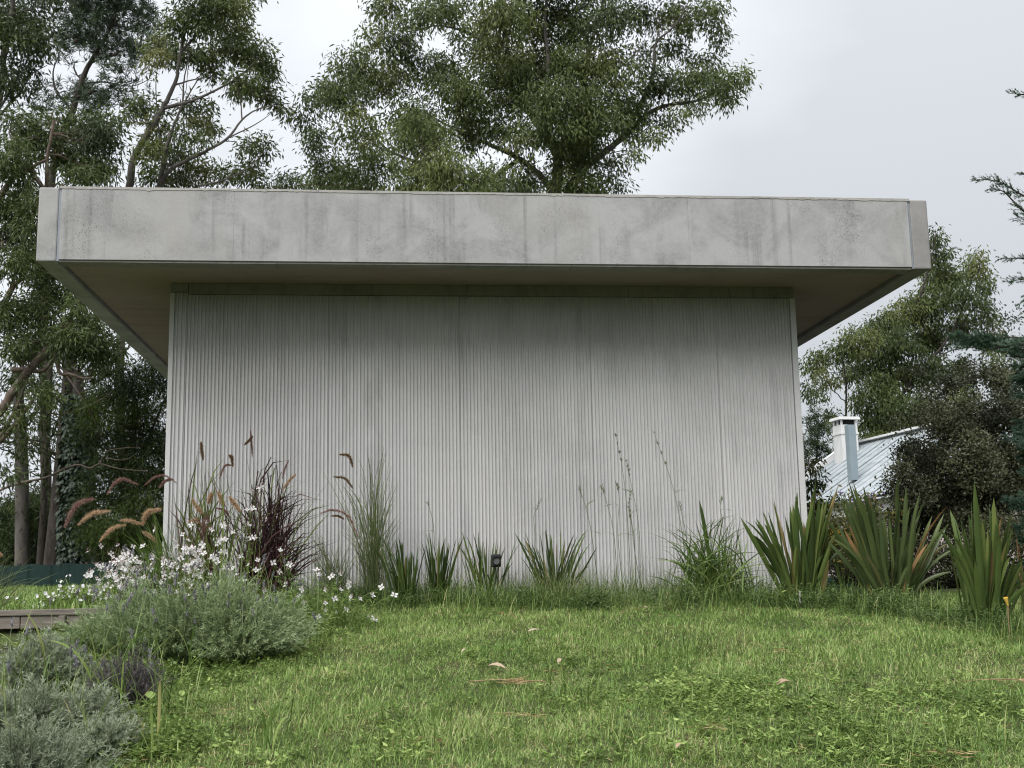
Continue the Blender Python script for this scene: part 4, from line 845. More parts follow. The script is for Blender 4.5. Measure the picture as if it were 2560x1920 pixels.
tall_tufts([(r.uniform(-20, 470), r.uniform(1660, 1915), r.uniform(.3, 1)) for _ in range(70)], 'left_bed_grass', 'long loose grass blades growing through the silver lavender', M['bright_grass'], .46, .0085, 7, 89, .10, .5)
tall_tufts([(r.uniform(330, 2560), 1560 + 350 * r.uniform(0, 1) ** .7, r.uniform(.2, 1)) for _ in range(150)], 'rank_lawn_grass', 'loose taller tufts dotted over the lawn', M['bright_grass'], .13, .0062, 12, 90, .07, .6)
# broadleaf weeds
def weeds(spots, name, label, mat, seed, LL=.03, WW=.016, h=.06, sp_=.08, per=26, lv=7):
    r = np.random.default_rng(seed); G = Geo(); PP = []; DD = []; LS = []; T = []
    for (px, py, k) in spots:
        c = ground_at(px, py) if not isinstance(px, np.ndarray) else px
        for q in range(int(per * k)):
            b_ = c + np.array([r.normal(0, sp_), r.normal(0, sp_), 0]); b_[2] = g(b_[0], b_[1])
            d = unit(np.array([r.normal(0, .45), r.normal(0, .45), 1.0])); H = h * r.uniform(.4, 1.4); t0 = r.normal(.5, .16)
            e = b_ + d * H; G.add(*tube(np.stack([b_, e]), [.0016, .001], 3))
            for w in range(lv):
                f = (w + .6) / lv; a = w * 2.4 + r.uniform(0, 1)
                PP.append(b_ + d * H * f); DD.append([math.cos(a), math.sin(a), r.uniform(.0, .6)]); LS.append(r.uniform(.6, 1.2)); T.append(t0 + r.normal(0, .06))
    PP = np.array(PP); LS = np.array(LS)
    up = unit(np.array([0, 0, 1.0]) + r.normal(0, .25, (len(PP), 3)))
    G.add(*leaf_quads(PP, np.array(DD), LL * LS, WW * LS, r, np.clip(T, 0, 1), up=up))
    return G.obj(name, mat, kind='stuff', label=label)
r = np.random.default_rng(78)
sp = [(1740 + r.normal(0, 170), 1740 + r.normal(0, 38), .5) for _ in range(46)] + [(2000 + r.normal(0, 150), 1830 + r.normal(0, 40), .35) for _ in range(40)] + [(1400 + r.normal(0, 60), 1680 + r.normal(0, 30), .3) for _ in range(12)] \
   + [(960 + r.normal(0, 40), 1830 + r.normal(0, 20), .3) for _ in range(8)] + [(2240 + r.normal(0, 100), 1870 + r.normal(0, 30), .4) for _ in range(22)] + [(2400 + r.normal(0, 60), 1760 + r.normal(0, 40), .4) for _ in range(16)] + [(r.uniform(450, 2560), r.uniform(1600, 1915), r.uniform(.1, .35)) for _ in range(90)]
weeds(sp, 'lawn_weeds', 'broadleaf weeds spreading through the right half of the lawn', M['weed'], 79, LL=.032, WW=.017, h=.06, sp_=.10, per=22, lv=8)
sp = [(640 + r.normal(0, 70), 1640 + r.normal(0, 25), .5) for _ in range(26)] + [(700 + r.normal(0, 90), 1590 + r.normal(0, 20), .4) for _ in range(16)] + [(560 + r.normal(0, 60), 1700 + r.normal(0, 30), .4) for _ in range(18)] + [(r.uniform(200, 480), r.uniform(1640, 1900), .5) for _ in range(60)] + [(r.uniform(60, 300), r.uniform(1570, 1700), .4) for _ in range(30)]
weeds(sp, 'bed_edge_weeds', 'fresh green weeds at the edge between the lavender and the lawn', M['weed'], 80, LL=.034, WW=.020, h=.08, sp_=.09, per=22, lv=8)
r = np.random.default_rng(91)
sp = [(r.uniform(420, 2560), r.uniform(1700, 1915), r.uniform(.4, 1)) for _ in range(60)] + [(2050 + r.normal(0, 220), 1800 + r.normal(0, 60), .8) for _ in range(45)] + [(1750 + r.normal(0, 110), 1730 + r.normal(0, 25), .8) for _ in range(18)]
weeds(sp, 'pale_lawn_weeds', 'paler larger leaved weeds sprouting in the near lawn', M['weed_pale'], 92, LL=.040, WW=.020, h=.06, sp_=.06, per=4, lv=7)
# low tangle along the foot of the wall
sp = [(r.uniform(900, 2560), 1515 + r.normal(0, 10) + max(0, (xx_ := 0)), .6) for _ in range(10)]
sp = []
for _ in range(150):
    px = r.uniform(820, 2560); edge = 1522 + (max(0, px - 2000) / 560) ** 1.5 * 75
    sp.append((px, edge - r.uniform(0, 34), r.uniform(.5, 1.0)))
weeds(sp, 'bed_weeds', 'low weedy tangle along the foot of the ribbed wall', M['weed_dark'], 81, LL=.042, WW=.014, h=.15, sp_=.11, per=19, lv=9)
sp = []
for _ in range(210):
    px = r.uniform(780, 2560); edge = 1524 + r.normal(0, 7) + (max(0, px - 2000) / 560) ** 1.5 * 75
    sp.append((px, edge - r.uniform(0, 34), r.uniform(.5, 1.2)))
tall_tufts(sp, 'bed_grass', 'unmown grass along the foot of the ribbed wall', M['bright_grass'], .23, .0065, 20, 82, .12, .6)
tall_tufts([(r.uniform(830, 1960), 1508 + r.normal(0, 8), r.uniform(.4, 1.3)) for _ in range(120)], 'tall_bed_grass', 'taller loose grass growing between the strap leaved clumps', M['bright_grass'], .36, .0055, 9, 87, .10, .5)
tall_tufts([(px, 1500 + r.normal(0, 6), 1) for px in list(np.linspace(1260, 1700, 44)) + list(r.uniform(860, 1960, 70))], 'dry_bed_grass', 'thin straw coloured grass stems before the wall', M['pale_grass'], .42, .0042, 12, 83, .08, .35)

# ================================================================== strap leaved plants
def strap_leaf(b_, tip, W, r, bow=0.15, n=7, fold=0.25, tw=None):
    """one leaf: rises from b_ and bends over to tip"""
    L = np.linalg.norm(tip - b_); hv = tip - b_; hv[2] = 0
    ctrl = b_ + (tip - b_) * 0.5 + np.array([0, 0, bow * L]) - hv * bow * 0.9
    t = np.linspace(0, 1, n)[:, None]
    P = (1 - t) ** 2 * b_ + 2 * t * (1 - t) * ctrl + t * t * tip
    T = unit(np.gradient(P, axis=0)); a = r.uniform(-1.35, 1.35) if tw is None else tw
    s0 = np.array([math.cos(a), math.sin(a), 0]); S = unit(s0 - T * (T @ s0)[:, None]); Nn = np.cross(T, S)
    tt = t[:, 0]; w = W * np.minimum(1, 0.62 + 1.2 * tt) * np.where(tt < .6, 1, np.sqrt(np.clip(1 - ((tt - .6) / .4) ** 1.7, 0, 1))); w[-1] = W * .03
    V = np.stack([P - S * w[:, None] / 2 + Nn * w[:, None] * fold * .5, P - Nn * w[:, None] * fold * .5, P + S * w[:, None] / 2 + Nn * w[:, None] * fold * .5], 1).reshape(-1, 3)
    F = [(3 * i + q, 3 * i + q + 1, 3 * i + q + 4, 3 * i + q + 3) for i in range(n - 1) for q in (0, 1)]
    return V, F
def strap_plant(name, label, basepx, tips, W, mat, seed, n_fill=20, depth_j=.22, base_j=.09, group=None, cat='plant', bow=.10, tint=(.40, .18), hscale=(.4, 1.16)):
    r = np.random.default_rng(seed); c = ground_at(*basepx); dep = (c - CAM) @ RC[2]
    t = thing(name, label, cat, c, group)
    tl = list(tips)
    for q in range(n_fill):
        a, b_ = tips[r.integers(len(tips))], tips[r.integers(len(tips))]; f = r.uniform(0, 1)
        x = a[0] * f + b_[0] * (1 - f) + r.normal(0, 16); y = a[1] * f + b_[1] * (1 - f); s_ = r.uniform(*hscale)
        tl.append((basepx[0] + (x - basepx[0]) * (s_ * .6 + .4), basepx[1] + (y - basepx[1]) * s_))
    for k, tp in enumerate(tl):
        dd = r.uniform(-depth_j, depth_j)
        if c[1] + dd > WY - 0.12: dd = WY - 0.12 - c[1]
        tip = at(tp[0], tp[1], dep + dd)
        b_ = c + np.array([np.clip((tip[0] - c[0]) * .28, -base_j * 1.6, base_j * 1.6) + r.normal(0, base_j * .4), dd * .3 + r.normal(0, base_j * .3), -0.02])
        V, F = strap_leaf(b_, tip, W * r.uniform(.6, 1.25), r, bow=bow * r.uniform(-.2, 2.4), n=8)
        Tt = np.full(len(V), np.clip(r.normal(tint[0], tint[1] * 1.3), 0, 1)) + np.linspace(0, .12, len(V))
        if r.uniform() < .10: Tt[-9:] += .4
        if r.uniform() < .025: Tt = np.full(len(V), 1.0)
        o = Geo().add(V, F, np.clip(Tt, 0, 1)).obj('leaf', mat, t, smooth=True)
    return t
fl1 = [(1850, 1292), (1862, 1300), (1870, 1330), (1905, 1278), (1920, 1280), (1932, 1255), (1962, 1288), (1975, 1292), (1990, 1330), (2005, 1300), (2022, 1290), (2036, 1265), (2050, 1240), (2068, 1250), (2096, 1212), (2082, 1260), (2040, 1200), (2095, 1290), (2070, 1300), (2110, 1370), (1890, 1340), (2028, 1240)]
strap_plant('flax_plant', 'large green flax whose sword leaves cross the right corner of the wall', (2010, 1500), fl1, .045, M['flax'], 91, 75, group='large flax plants at right')
fl2 = [(2118, 1232), (2130, 1215), (2140, 1240), (2158, 1215), (2180, 1260), (2170, 1230), (2108, 1240), (2060, 1290), (2068, 1335), (2080, 1345), (2200, 1270), (2250, 1250), (2275, 1265), (2296, 1240), (2300, 1235), (2330, 1290), (2360, 1285), (2370, 1310), (2300, 1290), (2240, 1300), (2145, 1390), (2150, 1300), (2340, 1340), (2390, 1370)]
strap_plant('flax_plant', 'bronze edged flax in front of the white house, between two greener ones', (2235, 1503), fl2, .042, M['flax_bronze'], 92, 75, group='large flax plants at right', tint=(.42, .13))
fl3 = [(2375, 1275), (2348, 1320), (2400, 1290), (2428, 1250), (2422, 1300), (2480, 1280), (2495, 1290), (2530, 1275), (2520, 1320), (2505, 1290), (2450, 1310), (2470, 1320), (2540, 1340), (2410, 1330), (2390, 1340), (2560, 1390), (2575, 1350), (2590, 1420)]
strap_plant('flax_plant', 'olive flax nearest the right edge, beside the yellow tipped stake', (2470, 1560), fl3, .045, M['flax'], 93, 75, group='large flax plants at right', tint=(.38, .13))
fl4 = [(2540, 1340), (2555, 1365), (2565, 1410), (2580, 1380), (2530, 1400), (2600, 1450), (2570, 1470)]
strap_plant('flax_plant', 'reddish tipped flax cut by the right edge of the frame', (2590, 1545), fl4, .035, M['flax_bronze'], 94, 16, group='large flax plants at right', tint=(.7, .2))
ia = [(946, 1345), (960, 1352), (996, 1342), (1003, 1400), (1018, 1380), (1005, 1352), (1030, 1375), (1045, 1395), (935, 1370), (975, 1390)]
strap_plant('strap_leaved_plant', 'dark upright clump of strap leaves, leftmost along the wall', (1020, 1510), ia, .021, M['iris'], 95, 44, depth_j=.12, base_j=.07, group='dark strap leaved clumps along the wall')
ib = [(1052, 1350), (1064, 1330), (1073, 1330), (1082, 1380), (1100, 1350), (1112, 1345), (1125, 1360), (1142, 1345), (1062, 1400), (1128, 1390)]
strap_plant('strap_leaved_plant', 'dark clump of strap leaves second from the left along the wall', (1095, 1505), ib, .019, M['iris'], 96, 38, depth_j=.12, base_j=.06, group='dark strap leaved clumps along the wall')
ic = [(1142, 1345), (1155, 1365), (1182, 1332), (1190, 1372), (1205, 1360), (1216, 1342), (1236, 1350), (1245, 1360), (1260, 1370), (1293, 1342), (1275, 1400), (1160, 1390), (1228, 1385)]
strap_plant('strap_leaved_plant', 'clump of strap leaves around the small black garden spotlight', (1222, 1502), ic, .016, M['iris'], 97, 40, depth_j=.10, base_j=.07, group='dark strap leaved clumps along the wall', tint=(.42, .2))
id_ = [(1298, 1352), (1310, 1345), (1318, 1370), (1350, 1335), (1362, 1320), (1375, 1355), (1400, 1312), (1412, 1350), (1438, 1330), (1470, 1322), (1466, 1330), (1476, 1412), (1330, 1360), (1392, 1350), (1440, 1370), (1300, 1392)]
strap_plant('strap_leaved_plant', 'widest fan of narrow dark leaves near the middle of the wall', (1385, 1495), id_, .017, M['iris'], 98, 52, depth_j=.15, base_j=.10, group='dark strap leaved clumps along the wall')
ie = [(1748, 1250), (1760, 1330), (1738, 1300), (1768, 1380)]
strap_plant('strap_leaved_plant', 'single tall dark sword leaf rising from the bright grass clump', (1800, 1490), ie, .034, M['iris'], 99, 0, depth_j=.05, base_j=.03, tint=(.35, .05))
# ---- grass clumps
def grass_clump(name, label, basepx, tips, n, L, W, mat, seed, spread=.08, tint=(.5, .18), depth_j=.2, bow=.28, sub=6, cat='grass plant', group=None):
    r = np.random.default_rng(seed); c = ground_at(*basepx); dep = (c - CAM) @ RC[2]
    t = thing(name, label, cat, c, group); G = Geo(); tips = np.array(tips, float)
    for q in range(n):
        a, b_ = tips[r.integers(len(tips))], tips[r.integers(len(tips))]; f = r.beta(.35, .35); s_ = r.uniform(.5, 1.08) if q >= len(tips) else 1.0
        x, y = (a * f + b_ * (1 - f)) if q >= len(tips) else tips[q]
        dd = r.uniform(-depth_j, depth_j)
        if c[1] + dd > WY - 0.06: dd = WY - 0.06 - c[1]
        tip = at(basepx[0] + (x - basepx[0]) * (s_ * .7 + .3), basepx[1] + (y - basepx[1]) * s_, dep + dd)
        V, F = strap_leaf(c + np.array([r.normal(0, spread), r.normal(0, spread * .6), -.02]), tip, W * r.uniform(.6, 1.3), r, bow=bow * r.uniform(.3, 1.5), n=sub, fold=.1)
        G.add(V, F, np.clip(r.normal(*tint), 0, 1))
    G.obj('foliage', mat, t, smooth=True); return t, c, dep
gc1, c, dep = grass_clump('grass_clump', 'bright green arching grass clump left of the big flax', (1790, 1500),
    [(1640, 1360), (1620, 1330), (1665, 1340), (1700, 1345), (1680, 1400), (1650, 1420), (1720, 1360), (1760, 1350), (1800, 1340), (1810, 1290), (1850, 1360), (1870, 1350), (1900, 1380), (1890, 1420), (1930, 1440), (1840, 1290), (1780, 1300), (1870, 1320), (1940, 1410), (1630, 1400), (1620, 1440), (1650, 1460), (1950, 1440), (1930, 1370), (1665, 1310), (1700, 1300), (1850, 1300)],
    340, .5, .0095, M['bright_grass'], 101, .16, tint=(.36, .2), bow=.32)
gc2, c, dep = grass_clump('grass_clump', 'pale fine ornamental grass fountain left of the strap leaved clumps', (935, 1508),
    [(800, 1180), (830, 1180), (870, 1240), (850, 1210), (890, 1130), (920, 1130), (945, 1140), (960, 1130), (975, 1125), (985, 1150), (1000, 1200), (990, 1240), (1010, 1300), (900, 1300), (870, 1300), (1000, 1280), (1020, 1330), (960, 1200), (840, 1300), (930, 1180)],
    200, .9, .0056, M['pale_grass'], 102, .05, tint=(.35, .2), bow=.26)
gc3, c, dep = grass_clump('grass_clump', 'low pale grass tuft between the purple grass and the tall pale fountain', (835, 1510),
    [(770, 1330), (790, 1320), (820, 1340), (850, 1330), (880, 1350), (760, 1380), (900, 1380), (800, 1360)], 170, .5, .0045, M['pale_grass'], 103, .08, tint=(.35, .2), bow=.15)
gp1, cp1, dp1 = grass_clump('fountain_grass', 'dark purple fountain grass clump spraying in front of the left wall', (655, 1535),
    [(655 + (x - 655) * 1.3, y + 12) for x, y in [(600, 1230), (715, 1165), (790, 1245), (830, 1275), (810, 1340), (560, 1290), (775, 1300), (755, 1240)]] + [(600, 1230), (570, 1250), (630, 1200), (650, 1210), (665, 1170), (690, 1190), (715, 1165), (722, 1150), (735, 1220), (755, 1240), (790, 1245), (800, 1285), (830, 1275), (790, 1320), (810, 1340), (780, 1360), (745, 1210), (560, 1290), (590, 1280), (700, 1230), (775, 1300), (820, 1250), (620, 1240), (850, 1300), (840, 1225), (860, 1345), (540, 1320), (530, 1270), (800, 1395), (820, 1370)],
    340, 1.0, .0100, M['purple_grass'], 104, .10, tint=(.50, .28), bow=.5)
gp2, cp2, dp2 = grass_clump('fountain_grass', 'mixed green and purple fountain grass clump with upright plumes before the wall corner', (520, 1545),
    [(430, 1250), (470, 1200), (495, 1120), (500, 1165), (512, 1165), (530, 1190), (545, 1210), (560, 1160), (590, 1200), (610, 1260), (480, 1290), (450, 1300), (455, 1230), (630, 1300), (580, 1280), (420, 1270), (540, 1250), (470, 1260)],
    120, .9, .0125, M['purple_grass'], 105, .16, tint=(.90, .25), bow=.26)
gp3, cp3, dp3 = grass_clump('fountain_grass', 'green fountain grass leaning left with arching tan plumes over the dark trees', (440, 1545),
    [(290, 1330), (310, 1345), (320, 1360), (330, 1300), (345, 1280), (370, 1330), (380, 1260), (400, 1310), (420, 1290), (350, 1380), (280, 1400), (300, 1380), (390, 1340), (440, 1300)],
    210, .8, .0060, M['bright_grass'], 106, .11, tint=(.35, .18), bow=.12)
def plume(parent, c, dep, pts, R0, mat, seed, fuzzy=1.0, stalk=True, nb=1200):
    r = np.random.default_rng(seed); pp = np.array([at(p[0], p[1], dep - .1) for p in pts])
    P = smooth_path(pp, 14)
    k = r.uniform(0, len(P) - 1.001, nb); i0 = k.astype(int); f = (k - i0)[:, None]; q = P[i0] * (1 - f) + P[i0 + 1] * f
    u = k / (len(P) - 1); T = unit(P[np.minimum(i0 + 1, len(P) - 1)] - P[i0])
    prof = np.sin(np.clip(u, .0, 1) * math.pi * .92 + .14) ** .5
    d = unit(rnd_dirs(nb, r) + T * .7)
    G = Geo().add(*leaf_quads(q, d, R0 * 1.5 * prof * r.uniform(.4, 1.25, nb), .0028, r, np.clip(r.normal(.5, .2, nb), 0, 1)))
    G.add(*tube(P, R0 * .14 * np.sin(np.linspace(.15, math.pi - .1, len(P))) ** .5, 6, .3))
    o = G.obj('seed_plume', mat, parent)
    if stalk:
        S = strap_leaf(c + np.array([r.normal(0, .04), r.normal(0, .03), 0]), P[0 if np.linalg.norm(pp[0] - c) < np.linalg.norm(pp[-1] - c) else -1], .0045, r, .12, 8, .1)
        Geo().add(*S, T=.35).obj('stalk', M['pale_grass'], parent)
pl = [(gp3, cp3, dp3, [(235, 1246), (190, 1265), (162, 1318)], .028, 'plume_purple'), (gp3, cp3, dp3, [(276, 1278), (232, 1284), (195, 1312)], .022, 'plume_tan'),
      (gp3, cp3, dp3, [(315, 1312), (280, 1322), (249, 1354)], .020, 'plume_tan'), (gp3, cp3, dp3, [(356, 1312), (330, 1303), (301, 1301)], .018, 'plume_tan'),
      (gp3, cp3, dp3, [(356, 1312), (368, 1282), (402, 1273)], .026, 'plume_tan'), (gp3, cp3, dp3, [(392, 1356), (375, 1340), (357, 1330)], .017, 'plume_tan'),
      (gp2, cp2, dp2, [(346, 1212), (310, 1198), (288, 1208), (268, 1236)], .018, 'plume_purple'), (gp2, cp2, dp2, [(442, 1208), (412, 1189), (385, 1194), (362, 1213)], .011, 'plume_purple'),
      (gp2, cp2, dp2, [(434, 1198), (415, 1202), (398, 1220)], .014, 'plume_purple'), (gp2, cp2, dp2, [(503, 1104), (504, 1124), (508, 1150)], .016, 'plume_brown'),
      (gp2, cp2, dp2, [(580, 1163), (562, 1165), (548, 1197)], .011, 'plume_purple'), (gp2, cp2, dp2, [(572, 1138), (579, 1144), (582, 1166)], .016, 'plume_brown'),
      (gp1, cp1, dp1, [(632, 1090), (624, 1100), (611, 1112)], .013, 'plume_brown'), (gp1, cp1, dp1, [(631, 1142), (629, 1110), (626, 1075)], .011, 'plume_purple'),
      (gp1, cp1, dp1, [(848, 1136), (872, 1140), (882, 1168)], .016, 'plume_brown'), (gp1, cp1, dp1, [(833, 1192), (862, 1196), (883, 1222)], .014, 'plume_brown'),
      (gp1, cp1, dp1, [(800, 1284), (835, 1275), (872, 1292), (897, 1348)], .016, 'plume_purple'), (gp1, cp1, dp1, [(704, 1228), (722, 1203), (740, 1185)], .013, 'plume_tan'),
      (gp2, cp2, dp2, [(521, 1260), (528, 1232)], .020, 'plume_tan'), (gp2, cp2, dp2, [(545, 1228), (552, 1248), (560, 1264)], .020, 'plume_tan'), (gp2, cp2, dp2, [(573, 1240), (585, 1258), (600, 1278)], .024, 'plume_tan'),
      (gp2, cp2, dp2, [(480, 1246), (492, 1268), (506, 1284)], .020, 'plume_tan'), (gp2, cp2, dp2, [(540, 1270), (560, 1275), (572, 1290)], .012, 'plume_purple'), (gp2, cp2, dp2, [(505, 1345), (515, 1310), (518, 1290)], .026, 'plume_purple'),
      (gp2, cp2, dp2, [(470, 1305), (490, 1300), (505, 1312)], .014, 'plume_tan'), (gp1, cp1, dp1, [(722, 1150), (712, 1172), (706, 1196)], .009, 'plume_purple'), (gp1, cp1, dp1, [(826, 1290), (845, 1290), (860, 1298)], .010, 'plume_brown')]
for k, (p_, c_, d_, pts, R0, mt) in enumerate(pl): plume(p_, c_, d_, pts, R0, M[mt], 200 + k)
# plumes entering at the far left edge
gl, cl, dl = grass_clump('fountain_grass', 'thin arching grass blades entering from the left edge over the low green fence', (-60, 1560),
    [(60, 1370), (120, 1400), (150, 1430), (90, 1420), (40, 1430), (20, 1390), (110, 1455), (60, 1450), (10, 1350)], 60, .9, .0050, M['pale_grass'], 107, .08, bow=.25)
plume(gl, cl, dl, [(-20, 1370), (5, 1390)], .016, M['plume_tan'], 240)
# ---- tall seeding grasses before the wall
def panicle(basepx, pts, seed, label, head=10, hl=.035, spread=.02):
    r = np.random.default_rng(seed); c = ground_at(*basepx); dep = min((c - CAM) @ RC[2], 11.3)
    t = thing('seeding_grass', label, 'grass plant', c, 'tall seeding grasses before the wall')
    P = smooth_path(np.array([c] + [at(p[0], p[1], dep) for p in pts]), 16)
    Geo().add(*tube(P, np.linspace(.0034, .0014, len(P)), 4, .4)).obj('stem', M['pale_grass'], t)
    m = max(4, int(len(P) * .30)); q = P[-m:]; i0 = r.integers(0, m, head * 3)
    G = Geo().add(*leaf_quads(q[i0] + r.normal(0, spread * .25, (len(i0), 3)), rnd_dirs(len(i0), r) * .5 + np.array([0, 0, 1.0]), hl * r.uniform(.5, 1.2, len(i0)), .0068, r, r.uniform(0, .6, len(i0))))
    G.obj('seed_head', M['pale_grass'], t)
    for f in (.35, .6):
        b_ = P[int(len(P) * f)]; sd = r.choice([-1, 1]); V, F = strap_leaf(b_, b_ + np.array([sd * r.uniform(.08, .18), 0, r.uniform(-.03, .08)]), .008, r, .3, 5, .1)
        Geo().add(V, F, .5).obj('leaf', M['bright_grass'], t)
panicle((1578, 1480), [(1572, 1350), (1560, 1200), (1540, 1090)], 1, 'seeding grass just left of the tallest pair, with dense brownish head', 14)
panicle((1600, 1480), [(1598, 1330), (1580, 1220), (1566, 1155)], 2, 'seeding grass with a head halfway up the wall centre right', 10)
panicle((1725, 1480), [(1705, 1330), (1680, 1210), (1636, 1085)], 3, 'tall seeding grass stem leaning far to the left', 10)
panicle((1500, 1480), [(1478, 1330), (1462, 1260), (1448, 1222)], 4, 'short seeding grass leftmost in the weedy group', 8)
panicle((1545, 1480), [(1535, 1340), (1515, 1250), (1505, 1218)], 5, 'seeding grass with open drooping head', 10, spread=.05)
panicle((1560, 1480), [(1545, 1340), (1548, 1250), (1542, 1210)], 6, 'seeding grass behind the open headed one', 8)
panicle((1610, 1480), [(1590, 1400), (1580, 1320), (1575, 1280)], 7, 'shortest seeding grass of the group at centre right', 8)
panicle((1730, 1480), [(1715, 1340), (1705, 1290), (1700, 1262)], 8, 'seeding grass beside the single sword leaf', 8)
panicle((1815, 1480), [(1808, 1320), (1800, 1270), (1806, 1248)], 9, 'seeding grass above the bright grass clump', 8)
panicle((1590, 1480), [(1586, 1360), (1580, 1310), (1572, 1270), (1578, 1230)], 10, 'bent seeding grass among the weedy group', 8)
panicle((1335, 1480), [(1337, 1340), (1335, 1290), (1352, 1252)], 11, 'thin budded weed stem over the widest strap leaved clump', 6, spread=.04)
panicle((1090, 1490), [(1085, 1330), (1075, 1275), (1068, 1255)], 12, 'single nodding seed head left of the garden spotlight', 4)

# ================================================================== white flowers
petal = Geo(); P4 = []
def flower_mesh(name, n, L, W, seed, centre=True, pink=False, cup=.25):
    r = np.random.default_rng(seed); G = Geo()
    for k in range(n):
        a = 2 * math.pi * k / n + r.normal(0, .12); d = np.array([math.cos(a), math.sin(a), cup]); s = np.array([-math.sin(a), math.cos(a), 0])
        V = [d * L * .05, d * L * .55 + s * W * .5, d * L, d * L * .55 - s * W * .5]; G.add(V, [(0, 1, 2, 3)], r.uniform(.4, 1))
    return G.mesh(name, M['petal'])
FM = [flower_mesh('flower', 4, .020, .014, s) for s in range(3)]
FR = [flower_mesh('flower', 5, .016, .016, 10 + s, cup=.45) for s in range(2)]
def gaura(name, label, basepx, flowers, seed, small=0, area=None, fm=FM, depth=None, stemmat='weed', size=1.5, cat='flowering plant', dj=.25, group=None, leafy=900, buds=True):
    r = np.random.default_rng(seed); c = ground_at(*basepx); dep = (c - CAM) @ RC[2] if depth is None else depth
    t = thing(name, label, cat, c, group); fl = [(x, y) for x, y in flowers]
    for q in range(small):
        fl.append((r.normal(area[0], area[2]), r.normal(area[1], area[3])))
    G = Geo(); GB = Geo(); GLf = Geo()
    for (x, y) in fl:
        dd = r.uniform(-dj, dj); p = at(x, y, dep + dd)
        if p[1] > WY - .05: p = at(x, y, (WY - .08) / (ray(x, y)[1]))
        gz = float(g(p[0], p[1]))
        if p[2] < gz + .05: p = p + np.array([0, 0, 0]); p[2] = max(p[2], gz + .03)
        b_ = c + np.array([(p[0] - c[0]) * .65 + r.normal(0, .05), dd * .4, 0]); b_[2] = g(b_[0], b_[1])
        mid = (b_ + p) / 2 + np.array([r.normal(0, .03), r.normal(0, .03), .05])
        G.add(*tube(smooth_path([b_, mid, p], 6), np.linspace(.0022, .0012, 7)[:len(smooth_path([b_, mid, p], 6))], 3, r.uniform(.2, .9)))
        o = bpy.data.objects.new('flower', fm[r.integers(len(fm))]); COL.objects.link(o); o.parent = t; o.location = Vector(p) - t.location
        o.rotation_euler = (math.radians(60) + r.normal(0, .5), r.normal(0, .4), r.normal(0, .7)); o.scale = [size * r.uniform(.7, 1.2)] * 3
        if buds:
            m = 6; GB.add(*leaf_quads(p + np.array([0, 0, .012]) + r.normal(0, .010, (m, 3)), np.array([0, 0, 1.]) + r.normal(0, .5, (m, 3)), .014 * r.uniform(.6, 1.2, m), .004, r, r.uniform(0, 1, m)))
            m = 2; GB.add(*leaf_quads(p + r.normal(0, .012, (m, 3)), r.normal(0, 1, (m, 3)), .02, .003, r, r.uniform(0, 1, m)))
        m = int(leafy / max(1, len(fl))); f = r.uniform(0, .85, m)[:, None]
        GLf.add(*leaf_quads(b_ * (1 - f) + p * f + r.normal(0, .02, (m, 3)), rnd_dirs(m, r) + [0, 0, .5], .042, .008, r, r.uniform(.1, .9, m)))
    G.obj('stems', M[stemmat], t); GLf.obj('foliage', M['weed'], t)
    if buds: GB.obj('buds', M['petal_pink'], t)
    return t
c5 = lambda L: [(x / 2.212, 1000 + y / 2.212) for x, y in L]
ga = c5([(680, 860), (625, 870), (715, 885), (615, 905), (640, 915), (620, 940), (700, 850), (660, 880), (790, 858), (830, 920), (640, 965), (605, 975), (735, 810), (690, 870), (640, 1080), (655, 1095), (630, 1090), (600, 1085), (760, 1085), (740, 1150), (680, 1215), (885, 1010), (870, 1000), (700, 950), (650, 890), (670, 1140), (745, 1130)])
gaura('gaura_plant', 'mass of small white flowers on pinkish stems left of the wall corner', (330, 1535), ga, 301, small=230, area=(325, 1452, 44, 36), group='white flowered gaura plants')
gb = c5([(990, 850), (1015, 820), (955, 855), (905, 880), (1060, 820), (995, 870), (1000, 880), (1025, 825), (1130, 850), (1110, 840), (1190, 870), (1175, 865), (1215, 780), (1240, 770), (1200, 795), (1170, 720), (1290, 730), (1390, 760), (1375, 690), (1445, 480), (1465, 475), (1430, 490), (1385, 500), (1385, 605), (1400, 600), (1365, 608),
         (985, 930), (1040, 930), (1055, 950), (1025, 920), (1085, 925), (1245, 930), (1280, 935), (1235, 690), (1240, 700), (1060, 1030), (1045, 1080), (1100, 1050), (1350, 990), (1120, 840), (1380, 775), (1410, 760), (1060, 905)])
gaura('gaura_plant', 'airy white gaura flowers in front of the purple grass', (560, 1560), gb, 302, small=95, area=(490, 1412, 72, 42), group='white flowered gaura plants')
gc_ = c5([(1430, 890), (1425, 885), (1510, 900), (1550, 830), (1550, 840), (1415, 940), (1545, 950), (1600, 910), (1620, 920), (1590, 930), (1750, 940), (1760, 965), (1840, 970), (1830, 980), (1880, 965), (1580, 1020), (1930, 1010), (1925, 1030), (1885, 1050), (1940, 1090), (1945, 1100), (2060, 1080), (2110, 1035), (1790, 1135), (1800, 1125), (1915, 1160), (2045, 1205), (2070, 1220), (2075, 1225), (1760, 1200), (1860, 1175), (1800, 1160), (1650, 1080), (1670, 1050), (1990, 1100), (1850, 1100), (1800, 1050), (2180, 1080), (1680, 1120)])
gaura('gaura_plant', 'sparse white gaura flowers leaning right towards the lawn', (800, 1570), gc_, 303, group='white flowered gaura plants', leafy=1600)
